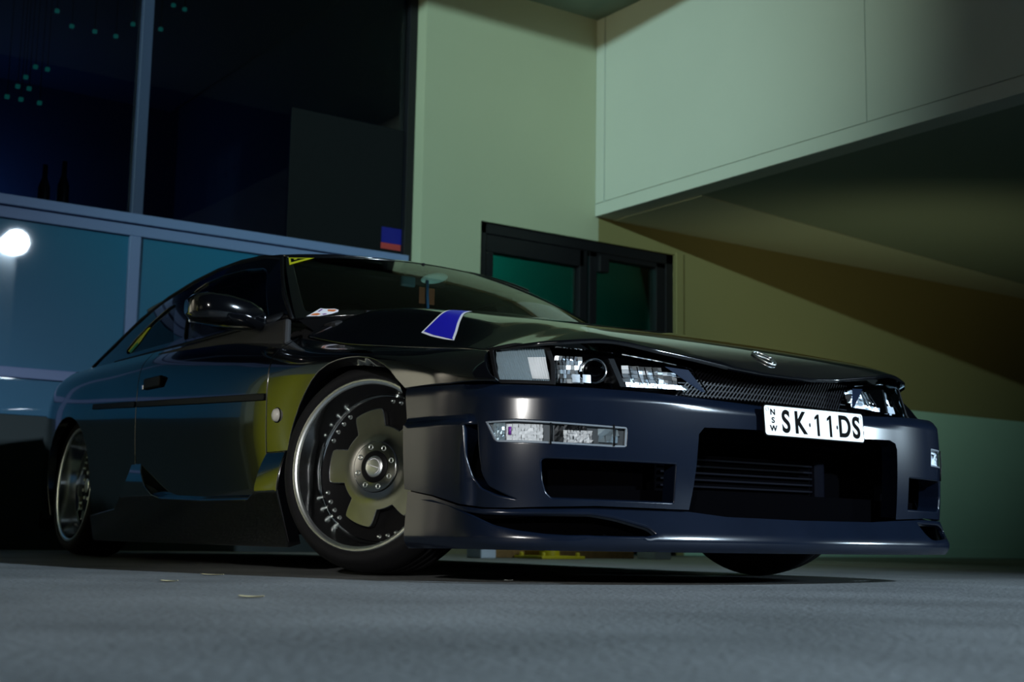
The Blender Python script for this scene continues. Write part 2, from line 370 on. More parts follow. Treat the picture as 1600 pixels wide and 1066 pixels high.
# ceilings: a high soffit in front of the wall, a low one behind the fascia
struct(box('ceiling', XW-.2, -.9, -12, YF+.2, 3.835, 3.98, 'ceil', None, 0))
hs = C.objects['ceiling']
box('access_hatch', -3.86, -3.0, 1.95, 3.0, 3.823, 3.836, 'ceil', hs, .003)
struct(box('ceiling', XW-.2, 5.2, YF+.03, 13., 2.376, 2.52, 'ceil', None, 0))
low = C.objects['ceiling.001']
mk('lit_ceiling_band', [(-3.10, 3.38, 2.3755), (-3.62, 7.7, 2.3755), (-4.15, 12.5, 2.3755), (XW, 12.5, 2.3755), (XW, 3.38, 2.3755),
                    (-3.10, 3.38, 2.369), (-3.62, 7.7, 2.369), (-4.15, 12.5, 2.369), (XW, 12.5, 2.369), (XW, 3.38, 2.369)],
   [(0, 1, 3, 4), (9, 8, 6, 5), (5, 6, 1, 0), (1, 2, 3), (8, 7, 6), (6, 7, 2, 1), (9, 5, 0, 4)], mat('lit_ceiling_tone', (.42, .46, .38), .8), low)  # lit strip of the ceiling, put in as a paler colour
# door: two glazed leaves in a black frame
d1 = bpy.data.objects.new('door_1', None); COL.objects.link(d1); d1.location = (XW, 3.1, 0); d1['kind'] = 'structure'
def dbox(n, y0, y1, z0, z1, m='black', x0=-.11, x1=-.03, bev=.004):
    o = box(n, XW+x0, XW+x1, y0, y1, z0, z1, m, None, bev); o.parent = d1; o.matrix_parent_inverse = d1.matrix_world.inverted() if False else Matrix.Translation((-XW, -3.1, 0)); return o
dbox('head_rail', 2.242, 3.972, 2.125, 2.20, x1=-.02); dbox('jamb', 2.242, 2.30, 0, 2.2, x1=-.02); dbox('jamb', 3.90, 3.972, 0, 2.2, x1=-.02)
dbox('leaf_frame', 2.30, 3.14, 2.005, 2.125); dbox('stile', 2.30, 2.366, .10, 2.005); dbox('stile', 3.102, 3.17, .0, 2.13)
dbox('stile', 3.19, 3.257, .0, 2.13); dbox('stile', 3.815, 3.90, 0, 2.13); dbox('bottom_rail', 2.30, 3.17, .01, .14); dbox('bottom_rail', 3.17, 3.90, .01, .14)
dbox('leaf_frame', 3.19, 3.90, 2.09, 2.13)
dbox('door_closer', 3.262, 3.345, 1.985, 2.10, x0=-.06, x1=.0)
dbox('pane', 2.36, 3.11, .12, 2.015, 'doorpane', -.08, -.07, 0); dbox('pane', 3.25, 3.82, .12, 2.10, 'doorpane', -.08, -.07, 0)
dbox('handle', 3.125, 3.145, .9, 1.3, 'steel', -.03, .01)
struct(box('baseboard_rear', XW, XW+.012, 4.045, 13., 0, .09, 'lit_band', None, .002))
# glazed shopfront to the left, set back from the wall
w1 = bpy.data.objects.new('window_1', None); COL.objects.link(w1); w1.location = (XG, -1, 0); w1['kind'] = 'structure'
def wbox(n, y0, y1, z0, z1, m, x0=-.06, x1=0., bev=.004):
    o = box(n, XG+x0, XG+x1, y0, y1, z0, z1, m, None, bev); o.parent = w1; o.matrix_parent_inverse = Matrix.Translation((-XG, 1, 0)); return o
MU = [-2.35, -1.22, -.055, 1.745]
wbox('transom', -2.35, 1.75, 1.855, 1.912, 'alu', -.06, .03); wbox('transom', -2.35, 1.75, 1.785, 1.848, 'alu', -.06, .012)
wbox('jamb', 1.718, 1.775, 0, 3.98, 'black', -.06, .02)
for y in (-1.25, -.055): wbox('mullion', y-.033, y+.033, 1.912, 3.9, 'shaded_alu', -.05, .012); wbox('mullion', y-.033, y+.033, .1, 1.785, 'alu', -.05, .012)  # upper mullions: shade put into a darker copy of the aluminium
wbox('head_rail', -2.35, 1.75, 3.86, 3.98, 'black')
ye = [-2.35, -1.283, -1.217, -.088, -.022, 1.718]
for a, b in ((-2.35, -1.283), (-1.217, -.088), (-.022, 1.718)):
    wbox('pane', a-.01, b+.01, 1.905, 3.87, 'pane', -.035, -.025, 0)
    wbox('spandrel_panel', a-.005, b+.005, .975, 1.79, 'spandrel', -.035, -.012, .002)
    wbox('spandrel_panel', a-.005, b+.005, .72, .92, 'spandrel', -.035, -.012, .002)
    wbox('kick_panel', a-.005, b+.005, .0, .72, 'base', -.035, -.014, .002)
    wbox('rail', a, b, .918, .976, 'alu', -.04, .006)
wbox('grey_board', .90, 1.712, 1.915, 2.752, 'blind', -.022, -.014, .001)
st = wbox('sticker', 1.565, 1.712, 1.982, 2.085, 'sblue', -.012, -.009, 0); st['label'] = 'blue alarm sticker with a pale emblem'
st2 = wbox('sticker', 1.562, 1.708, 1.942, 1.981, 'sred', -.012, -.009, 0); st2['label'] = 'red lower strip of the sticker'
e = mk('emblem', [(XG-.008, 1.607, 2.055), (XG-.008, 1.607, 2.02), (XG-.008, 1.662, 2.018), (XG-.008, 1.662, 2.034), (XG-.008, 1.622, 2.038)], [(0, 1, 2, 3, 4)], 'spale'); e.parent = st; e.matrix_parent_inverse = Matrix.Translation((-XG, 1, 0))
e = box('emblem', XG-.0088, XG-.0078, 1.58, 1.60, 1.995, 2.008, 'spale', None, 0); e.parent = st; e.matrix_parent_inverse = Matrix.Translation((-XG, 1, 0))
e = box('emblem', XG-.0088, XG-.0078, 1.607, 1.69, 1.994, 2.002, 'spale', None, 0); e.parent = st; e.matrix_parent_inverse = Matrix.Translation((-XG, 1, 0))
# the wall beyond the shopfront (mirrored in the car's flank)
struct(box('wall_left', XG-.1, XG+.05, -12., -2.35, 0, 3.98, 'cream', None, 0))
struct(box('wall_front', -12, 16, -9.7, -9.5, 0, 5.5, 'cream', None, 0))
struct(box('wall_left', -8.5, XG-.07, 1.80, 1.90, 0, 4.1, 'room', None, 0))
struct(box('wall_back', -7.3, -7.2, 1.9, 7., 0, 3.6, 'lobby', None, 0)); struct(box('floor', -7.2, XW-.2, 1.9, 7., .001, .02, 'lobby', None, 0))
# office behind the glass
struct(box('wall_back', -8.6, -8.5, -6, 13., 0, 4.2, 'room', None, 0))
struct(box('floor', -8.5, XG-.07, -2.35, 1.72, 1.76, 1.86, 'room', None, 0))
struct(box('ceiling', -8.5, XG-.1, -6, 1.72, 3.98, 4.1, 'room', None, 0))
# small glowing dots inside, standing in for reflections in the glass
def at(u, v, ax, val):
    d = _r2*((u-800)/2114.64)-_u2*((v-533)/2114.64)+_f; O = Vector((3.33075, -2.64964, .11408)); return O+d*((val-O[ax])/d[ax])

# ================================================================== the car (x forward from the front axle, y to its left)
car = thing('car', 'lowered black two-door coupe with polished deep-dish wheels on the asphalt', 'car')
def f_side(x, t): return side_pt(x, t)
_tz = np.linspace(0, .72, 241)
def T(x, z):
    """section parameter at height z"""
    P = side_pt(np.full(241, float(x)), _tz); return float(np.interp(z, P[:, 2], _tz))
def xt(pts): return [(x, T(x, z)) for x, z in pts]
def f_gh(x, z): return np.stack([x, -gh(x, z), z], -1)
def f_gh_in(d): return lambda x, z: np.stack([x, -gh(x, z)+d, z], -1)
ARCH = [(.312, .493), (.268, .522), (.234, .548), (.197, .567), (.150, .583), (.10, .596), (.045, .604), (-.01, .607), (-.07, .605), (-.125, .597), (-.178, .580), (-.222, .555), (-.262, .523), (-.298, .490), (-.330, .448), (-.358, .405), (-.378, .36)]
def pair(fn):
    for mir in (False, True): fn(mir)
def fender(mir):
    o = [(x, T(x, z)) for x, z in [(.628, .493), (.50, .492)]] + xt(ARCH) + [(-.523, T(-.523, .36))] + [(-.523, .55), (-.523, .70)] + [(-.2, .70), (.1, .70), (.4, .70), (.545, .70)]
    panel('front_fender', f_side, o, m='paint', parent=car, h=.02, hb=.014, depth=.035, r=.004, mirror=mir)
    # side repeater lamp
    n = C.objects
    P = side_pt(np.array([-.449]), np.array([T(-.449, .469)]))[0]*([1, -1, 1] if mir else [1, 1, 1])
    mk_ = lathe('side_marker', [(0, -.014), (.012, -.0135), (.018, -.010), (.021, -.002), (.021, .006)], 'amber', car, 28)
    mk_.location = P; mk_.rotation_euler = (0, 0, pi if mir else 0); mk_['label'] = 'round pale side repeater lamp'
    r = lathe('bezel', [(.0205, -.001), (.0235, -.0025), (.0245, .002), (.0245, .006)], 'trim', mk_, 28)
pair(fender)
def door(mir):
    o = [(-.532, T(-.532, .232)), (-.532, .4), (-.534, .70), (-1.0, .705), (-1.5, .705), (-1.76, .705), (-1.72, T(-1.72, .72)), (-1.69, T(-1.69, .62)), (-1.684, T(-1.684, .40)), (-1.66, T(-1.66, .30)), (-1.62, T(-1.62, .232))]
    d = panel('door', f_side, o, m='paint', parent=car, h=.024, hb=.018, depth=.03, r=.004, mirror=mir)
    g = side_pt(np.array([-1.53]), np.array([.508]))[0]*([1, -1, 1] if mir else [1, 1, 1])
    sg = -1 if not mir else 1
    h = box('door_handle', g[0]-.085, g[0]+.085, g[1]+sg*(-.004), g[1]+sg*.014, g[2]-.022, g[2]+.020, 'trim', d, .006)
    box('key_lock', g[0]-.125, g[0]-.105, g[1]-.002*1, g[1]+sg*.006, g[2]-.02, g[2], 'chrome', d, .003)
pair(door)
def quarter(mir):
    o = xt([(-1.697, .16), (-1.692, .40), (-1.698, .62), (-1.728, .72)]) + [(-1.768, .705), (-2.2, .705), (-2.8, .705), (-3.2, .705), (-3.42, .705)] + xt([(-3.42, .5), (-3.42, .17), (-3.1, .16), (-2.815, .165)])
    a = [(-2.51+.302*cos(t), .29+.302*sin(t)) for t in np.linspace(pi-.4+.82, -.42, 26)]
    a = [(-2.51+.302*cos(t), .29+.302*sin(t)) for t in np.linspace(pi+.43, -.43, 28)]
    o += xt(a) + xt([(-2.2, .16)])
    q = panel('rear_quarter', f_side, o, m='paint', parent=car, h=.026, hb=.02, depth=.035, r=.004, mirror=mir)
    sg = -1 if not mir else 1
pair(quarter)
def mould(mir):
    f = lambda x, t: side_pt(x, t)+np.array([0, -.006, 0])
    zz = lambda x: .613+(x+2.184)*(.56-.613)/(2.184-1.11)
    for a, b in ((-1.68, -.54), (-2.185, -1.70)):
        o = [(x, T(x, zz(x)-.009)) for x in np.linspace(a, b, 12)] + [(x, T(x, zz(x)+.008)) for x in np.linspace(b, a, 12)]
        panel('side_moulding', f, o, m='trim', parent=car, h=.02, hb=.02, depth=.008, r=.003, mirror=mir)
pair(mould)
def skirt(mir):
    f = lambda x, z: np.stack([x, -(.884-1.8*np.clip(z-.24, 0, 1)**2-.30*np.clip(.24-z, 0, 1)), z], -1)
    o = [(-.405, .075), (-.40, .355), (-.528, .355), (-.56, .235), (-.62, .212), (-1.0, .214), (-1.36, .225), (-1.44, .240), (-1.52, .275), (-1.60, .33), (-1.655, .385), (-1.71, .40), (-1.735, .385), (-1.72, .33), (-1.74, .25), (-1.86, .19), (-2.17, .165), (-2.20, .075)]
    panel('side_skirt', f, o, m='paint', parent=car, h=.024, hb=.016, depth=.04, r=.006, mirror=mir)
pair(skirt)
# ---- bonnet
_pe = [(0, .835), (.1, .833), (.2, .823), (.33, .797), (.42, .777), (.51, .746), (.59, .717), (.65, .690), (.70, .650), (.73, .605)]
bo = [(x, y) for y, x in _pe] + [(.565, .752)] + [(x, float(crv(XS, ROWY[5], x))-.008) for x in (.4, .25, .1, -.1, -.3, -.5)]
rear = [(-.30-.25*(y/.72)**2, y) for y in (.70, .6, .45, .3, .15, 0)]
half_ = bo+rear
outl = half_ + [(x, -y) for x, y in half_[::-1][1:-1]]
f_bon = lambda x, y: np.stack([x, y, bonnet_z(x, y)], -1)
bonnet = panel('bonnet', f_bon, outl, m='paint', parent=car, h=.018, hb=.014, depth=.010, r=.006)
f_bon2 = lambda x, y: np.stack([x, y, bonnet_z(x, y)+.0012], -1)
f_bon3 = lambda x, y: np.stack([x, y, bonnet_z(x, y)+.0018], -1)
Q = [(.077, -.681), (.016, -.601), (-.03, -.543), (-.075, -.490), (-.058, -.455), (-.039, -.432), (.02, -.483), (.086, -.545), (.16, -.605), (.232, -.658), (.290, -.703), (.315, -.722), (.25, -.715), (.16, -.70)]
bd = panel('bonnet_decal', f_bon2, Q, m='white', parent=car, h=.02, hb=.012, depth=0); bd['label'] = 'blue curved decal with a white outline'
qc = np.mean(Q, 0)
def inset(poly, d):
    p = np.array(poly); out = []
    ar = .5*np.sum(p[:, 0]*np.roll(p[:, 1], -1)-np.roll(p[:, 0], -1)*p[:, 1]); sg = 1 if ar > 0 else -1
    for i in range(len(p)):
        a, b, c = p[i-1], p[i], p[(i+1) % len(p)]
        n1 = np.array([-(b-a)[1], (b-a)[0]])/np.linalg.norm(b-a)*sg; n2 = np.array([-(c-b)[1], (c-b)[0]])/np.linalg.norm(c-b)*sg
        n = n1+n2; out.append(b+n*(d/max(.35, (1+n1.dot(n2)))))
    return out
panel('blue_field', f_bon3, inset(Q, .0075), m='blue', parent=bd, h=.02, hb=.012, depth=0)
# badge: a thin chrome oval with a curl through it
bz = lambda x, y: (x, y, float(bonnet_z(x, y))+.004)
bg = tube('bonnet_badge', [bz(.768+.034*sin(t), -.022+.026*cos(t)) for t in np.linspace(0, 2*pi, 25)], .0032, 'polish', car, 6)
tube('badge_curl', [bz(.768+.028*u, -.022+.013*sin(u*pi)) for u in np.linspace(-1, 1, 13)], .0035, 'polish', bg, 6)
# cowl and wipers under the screen edge
def f_cowl(a, s):
    B = wscreen(a, np.zeros_like(a)); xr = -.30-.25*a**2; y = a*.70
    F0 = np.stack([xr+.01, y, bonnet_z(xr, y)-.014], -1); B = B+np.array([0, 0, -.004]); return F0+(B-F0)*s[:, None]
grid('cowl', f_cowl, np.linspace(-1, 1, 41), np.linspace(0, 1, 4), 'trim', car)
# ---- windscreen with its black border
f_ws = lambda a, s: wscreen(a, s)
scr = panel('windscreen', lambda a, s: wscreen(a, s), [(-.965, .03), (.965, .03), (.965, .975), (-.965, .975)], m='screen', parent=car, h=.04, depth=0, rnd=.06)
fo = [(-1.0, -.02), (1.0, -.02), (1.0, 1.0), (-1.0, 1.0)]
panel('windscreen_surround', lambda a, s: wscreen(a, s)+np.array([.001, 0, .002]), fo, [[(-.965, .03), (.965, .03), (.965, .975), (-.965, .975)]], m='paint', parent=car, h=.03, depth=.012, r=.003, hrnd=.06)
# ---- roof, pillars, side glass
def f_roof(a, p):
    xf = -1.035-.075*a**2; return roof(xf+(-2.20-xf)*p, a)
panel('roof', f_roof, [(-1, 0), (1, 0), (1, 1), (-1, 1)], m='paint', parent=car, h=.03, depth=.015, r=.003, flip=False)
def f_rg(a, p): return roof(-2.24+(-2.80+2.24)*p, a)+np.array([0, 0, -.004])
panel('rear_window', f_rg, [(-.93, .02), (.93, .02), (.95, .98), (-.95, .98)], m='backglass', parent=car, h=.04, depth=0)
panel('rear_window_surround', lambda a, p: f_rg(a, p)+np.array([0, 0, .002]), [(-1, -.06), (1, -.06), (1, 1.02), (-1, 1.02)], [[(-.90, .05), (.90, .05), (.92, .95), (-.92, .95)]], m='paint', parent=car, h=.04, depth=.01, r=.002)
# roof visor above the rear window
vis = panel('roof_visor', lambda a, p: roof(-2.13-.17*p, a)+np.stack([0*p, 0*p, .010+.030*p+0*a], -1), [(-.97, 0), (.97, 0), (.97, 1), (-.97, 1)], m='paint', parent=car, h=.05, depth=.012, r=.003)
DW = [(-.83, .832), (-1.2, .832), (-1.585, .836), (-1.80, 1.068), (-1.72, 1.098), (-1.55, 1.106), (-1.38, 1.103), (-1.22, 1.083), (-1.17, 1.065)]
QW = [(-1.69, .842), (-2.24, .846), (-2.285, .872), (-2.225, .918), (-2.12, .978), (-2.00, 1.030), (-1.93, 1.038)]
def ghouse(mir):
    top = [(x, float(crv(RX, RZE, x))) for x in np.linspace(-2.80, -1.14, 34)]
    o = [(-1.105, 1.103), (-.63, .808), (-1.0, .800), (-1.8, .800), (-2.80, .800)] + top
    panel('side_frame', f_gh, o, [DW, QW], m='paint', parent=car, h=.025, hb=.016, depth=.02, r=.003, hrnd=.02, mirror=mir)
    g = panel('door_window', f_gh_in(.009), [(x, z) for x, z in DW], m='sideglass', parent=car, h=.05, depth=0, rnd=.02, mirror=mir)
    q = panel('quarter_window', f_gh_in(.009), QW, m='sideglass', parent=car, h=.05, depth=0, rnd=.02, mirror=mir)
    if not mir:
        s = panel('window_sticker', f_gh_in(.006), [(-2.265, .866), (-2.205, .915), (-2.14, .955), (-2.115, .955), (-2.155, .895), (-2.215, .852)], m='yellowv', parent=q, h=.03, depth=0); s['label'] = 'yellow and green sticker'
        panel('green_band', f_gh_in(.0055), [(-2.250, .862), (-2.215, .852), (-2.165, .885), (-2.190, .898)], m='greenv', parent=q, h=.03, depth=0)
    sg = 1 if mir else -1
    tube('window_seal', [(x, sg*(float(gh(x, z))+.001), z) for x, z in [(-.66, .812), (-1.0, .812), (-1.5, .814), (-2.0, .818), (-2.35, .822)]], .009, 'trim', car, 8)
    tube('drip_rail', [(x, sg*(float(gh(x, z))+.001), z) for x, z in [(-.62, .80), (-.80, .905), (-.98, 1.022), (-1.12, 1.106)] + [(x, float(crv(RX, RZE, x))) for x in (-1.3, -1.5, -1.7, -1.9, -2.1, -2.3, -2.5, -2.7)]], .007, 'trim', car, 8)
pair(ghouse)
# ---- boot lid, tail and rear bumper
def f_boot(x, a):
    ye = crv(XS, ROWY[5], x)-.004; ze = crv(XS, ROWZ[5], x); zc = crv(RX, RZC, x)-.004
    return np.stack([x, a*ye, zc-(zc-ze)*np.abs(a)**3], -1)
panel('boot_lid', f_boot, [(-3.44, -1), (-3.44, 1), (-2.78, 1), (-2.78, -1)], m='paint', parent=car, h=.05, depth=.02, r=.004)
def f_tail(a, p):
    t = .70*(1-p); P = side_pt(np.full_like(p, -3.43), t); y = -P[:, 1]; bul = .07*(1-np.abs(a)**2.2)
    return np.stack([-3.43-bul, a*y, P[:, 2]], -1)
tl = grid('tail_panel', f_tail, np.linspace(-1, 1, 31), np.linspace(0, 1, 15), 'paint', car)
# ---- front bumper
def mkplan(h0, h1):
    p = np.array([(x, -y) for x, y in h0]+[(x, y) for x, y in h1[::-1][1:]])
    t = np.concatenate([[0], np.cumsum(np.linalg.norm(np.diff(p, axis=0), axis=1))]); m = np.gradient(p, t, axis=0); o = []
    for s in np.linspace(0, t[-1], 1201):
        i = min(np.searchsorted(t, s, 'right')-1, len(t)-2); h = t[i+1]-t[i]; a = (s-t[i])/h
        o.append((2*a**3-3*a*a+1)*p[i]+(a**3-2*a*a+a)*h*m[i]+(-2*a**3+3*a*a)*p[i+1]+(a**3-a*a)*h*m[i+1])
    o = np.array(o); s = np.concatenate([[0], np.cumsum(np.linalg.norm(np.diff(o, axis=0), axis=1))])
    return o, s-np.interp(0, o[:, 1], s)
PO, PS = mkplan([(-.5, .872), (.0, .874), (.36, .870), (.50, .852), (.61, .812), (.70, .722), (.765, .592), (.825, .41), (.865, .205), (.88, 0)],
                [(-.5, .872), (.0, .876), (.36, .880), (.51, .872), (.63, .840), (.722, .760), (.782, .622), (.830, .42), (.866, .205), (.88, 0)])
PT = np.gradient(PO, PS, axis=0); PT /= np.linalg.norm(PT, axis=1)[:, None]
def plan(s, off, z):
    s = np.asarray(s, float); x = np.interp(s, PS, PO[:, 0]); y = np.interp(s, PS, PO[:, 1]); tx = np.interp(s, PS, PT[:, 0]); ty = np.interp(s, PS, PT[:, 1])
    return np.stack([x+ty*off, y-tx*off, z+0*s], -1)
sm = lambda v: (lambda c: c*c*(3-2*c))(np.clip(v, 0, 1))
def ztop(s):
    return crv([-1.2, -.855, -.714, -.508, -.307, -.1, .1, .307, .508, .714, .855, 1.2], [.491, .484, .481, .476, .467, .458, .458, .463, .474, .482, .486, .491], s)
def f_bump(s, z):
    d = np.clip((z-(ztop(s)-.030))/.030, 0, 1.05)
    off = -.020*d**2.2*np.where(np.abs(s) > .95, .25, 1)+.006*(1-((z-.33)/.15)**2)
    off = off+.012*sm((np.abs(s)-.905)/.03)*sm((.402-z)/.010)
    return plan(s, off, z)
def zb(lst): return [(s, z) for s, z in lst]
topR = [(-1.178, .490), (-1.0, .486), (-.855, .483), (-.714, .480), (-.61, .478), (-.508, .475), (-.40, .471), (-.307, .466), (-.2, .4615), (-.1, .457), (0, .4565), (.1, .457), (.2, .4595), (.307, .462), (.42, .468), (.508, .473), (.61, .478), (.714, .481), (.855, .485), (1.0, .488), (1.19, .490)]
bumper_outline = [(-1.178, .490), (-1.16, .415), (-1.157, .39), (-1.146, .229), (-1.033, .213), (-.943, .191), (-.881, .183), (-.82, .183), (-.752, .186), (-.606, .191), (-.362, .187),
    (-.350, .25), (-.343, .30), (-.336, .375), (-.320, .392), (-.161, .394), (.05, .394), (.237, .394), (.401, .400), (.432, .392), (.440, .375), (.438, .30), (.434, .180),
    (.62, .187), (.75, .186), (.84, .184), (.90, .184), (.96, .192), (1.05, .214), (1.165, .229), (1.17, .39), (1.19, .490)] + topR[::-1][1:-1]
FOG = [(-.884, .392), (-.808, .397), (-.69, .3925), (-.528, .386), (-.531, .332), (-.559, .331), (-.755, .336), (-.854, .338)]
DUCT = [(-.748, .299), (-.737, .306), (-.578, .304), (-.397, .301), (-.402, .199), (-.719, .203), (-.736, .22), (-.745, .25)]
SLOT = [(-.939, .388), (-.928, .304), (-.914, .255), (-.892, .226), (-.85, .2085), (-.80, .200), (-.80, .2065), (-.82, .214), (-.868, .237), (-.885, .266), (-.894, .326), (-.899, .388)]
mirs = lambda L, d=0: [(-s+d, z) for s, z in L][::-1]
FOG2 = [(.672, .396), (.86, .395), (.85, .336), (.664, .338)]
DUCT2 = [(.505, .303), (.755, .303), (.755, .250), (.745, .215), (.725, .204), (.498, .205)]
bumper = panel('front_bumper', f_bump, bumper_outline, [FOG, DUCT, SLOT, FOG2, DUCT2, mirs(SLOT)], m='satin', parent=car, h=.016, hb=.010, depth=.05, r=.005, hrnd=.008, hole_depth=.06)
# lower lip / splitter with side vents
def f_lip(s, z):
    k = .55-.42*sm((np.abs(s)-.70)/.25)
    off = .027-.014*np.clip((.112-z)/.030, 0, 1)**2.5-k*np.clip(z-.116, 0, 1)
    return plan(s, off, z)
LO = [(-1.125, .081)]+[(s, .083) for s in np.linspace(-1.0, 1.0, 21)]+[(1.14, .083), (1.15, .2225), (1.05, .21), (.96, .1885), (.90, .180), (.75, .182), (.62, .183), (.434, .176), (.30, .170), (0, .168), (-.25, .172), (-.362, .183), (-.606, .187), (-.752, .182), (-.82, .179), (-.881, .179), (-.943, .187), (-1.033, .2095), (-1.135, .2245)]
VENT = [(-1.09, .2035), (-.977, .1865), (-.90, .158), (-.852, .137), (-.798, .126), (-.73, .119), (-.611, .114), (-.50, .114), (-.452, .124), (-.475, .146), (-.56, .168), (-.62, .177), (-.75, .176), (-.82, .173), (-.885, .173), (-.945, .181), (-1.03, .202)]
VENT2 = [(.567, .177), (.585, .142), (.61, .125), (.645, .121), (.73, .125), (.80, .132), (.83, .150), (.82, .165), (.75, .177)]
lip = panel('front_lip', f_lip, LO, [VENT, VENT2], m='satin', parent=car, h=.014, hb=.010, depth=.022, r=.006, hrnd=.012, hole_depth=.014)
grid('lip_backing', lambda s, z: plan(s, -.075, z), np.linspace(-1.1, 1.12, 80), np.array([.084, .15, .235]), 'dark', car)
grid('bumper_backing', lambda s, z: plan(s, -.085, z), np.linspace(-1.12, -.45, 40), np.array([.18, .33, .48]), 'dark', car)
grid('bumper_backing', lambda s, z: plan(s, -.085, z), np.linspace(.46, 1.14, 40), np.array([.18, .33, .48]), 'dark', car)
# ---- intercooler and what shows in the mouth
ic = box('intercooler', .66, .71, -.36, .22, .185, .335, 'dark', car, .006)
for k in range(8): box('fin', .705, .722, -.35, .21, .196+k*.0175, .2015+k*.0175, 'fin', ic, .001)
box('end_tank', .66, .725, .215, .262, .18, .34, 'fin', ic, .012)
box('crash_bar', .68, .76, -.50, .50, .365, .425, 'dark', car, .01)
box('engine_bay', -.30, .66, -.56, .56, .13, .58, 'dark', car, .01)
box('inner_front', .58, .68, -.58, .60, .40, .53, 'dark', car, .01)
box('undertray', .0, .74, -.55, .55, .105, .125, 'dark', car, .004)
box('floor_pan', -3.30, -.45, -.74, .74, .11, .20, 'dark', car, .01)
# ---- grille
f_hl = lambda s, z, d=0.: plan(s, -.035-(z-.485)*.3-d, z)
gl = panel('grille', lambda s, z: f_hl(s, z, .075), [(-.34, .47), (.34, .47), (.34, .56), (-.34, .56)], m='dark', parent=car, h=.05, depth=0)
bars = []
bm = bmesh.new()
for k in range(64):
    for sg in (1,):
        s0 = -.40+k*.0125; p = f_hl(np.array([s0, s0+.09]), np.array([.478, .556]), .055)
        if s0 < -.36 or s0+.09 > .37: continue
        a, b = Vector(p[0]), Vector(p[1]); d = (b-a).normalized(); n = Vector((.9, 0, .2)).cross(d).normalized()*.0016; t = d.cross(n).normalized()*.003
        q = [bm.verts.new(v) for v in (a-n-t, a+n-t, a+n+t, a-n+t, b-n-t, b+n-t, b+n+t, b-n+t)]
        for F in ((0, 1, 5, 4), (1, 2, 6, 5), (2, 3, 7, 6), (3, 0, 4, 7)): bm.faces.new([q[i] for i in F])
for k in range(5):
    z0 = .484+k*.015; S = np.linspace(-.335, .335, 20); P = f_hl(S, S*0+z0, .057)
    for i in range(19):
        a, b = Vector(P[i]), Vector(P[i+1]); q = [bm.verts.new(v) for v in (a+Vector((0, 0, -.0015)), b+Vector((0, 0, -.0015)), b+Vector((0, 0, .0015)), a+Vector((0, 0, .0015)))]; bm.faces.new(q)
gm = bmo('grille_mesh', bm, mat('grille_black', (.006, .006, .008), .35), gl); gm['kind'] = 'stuff'
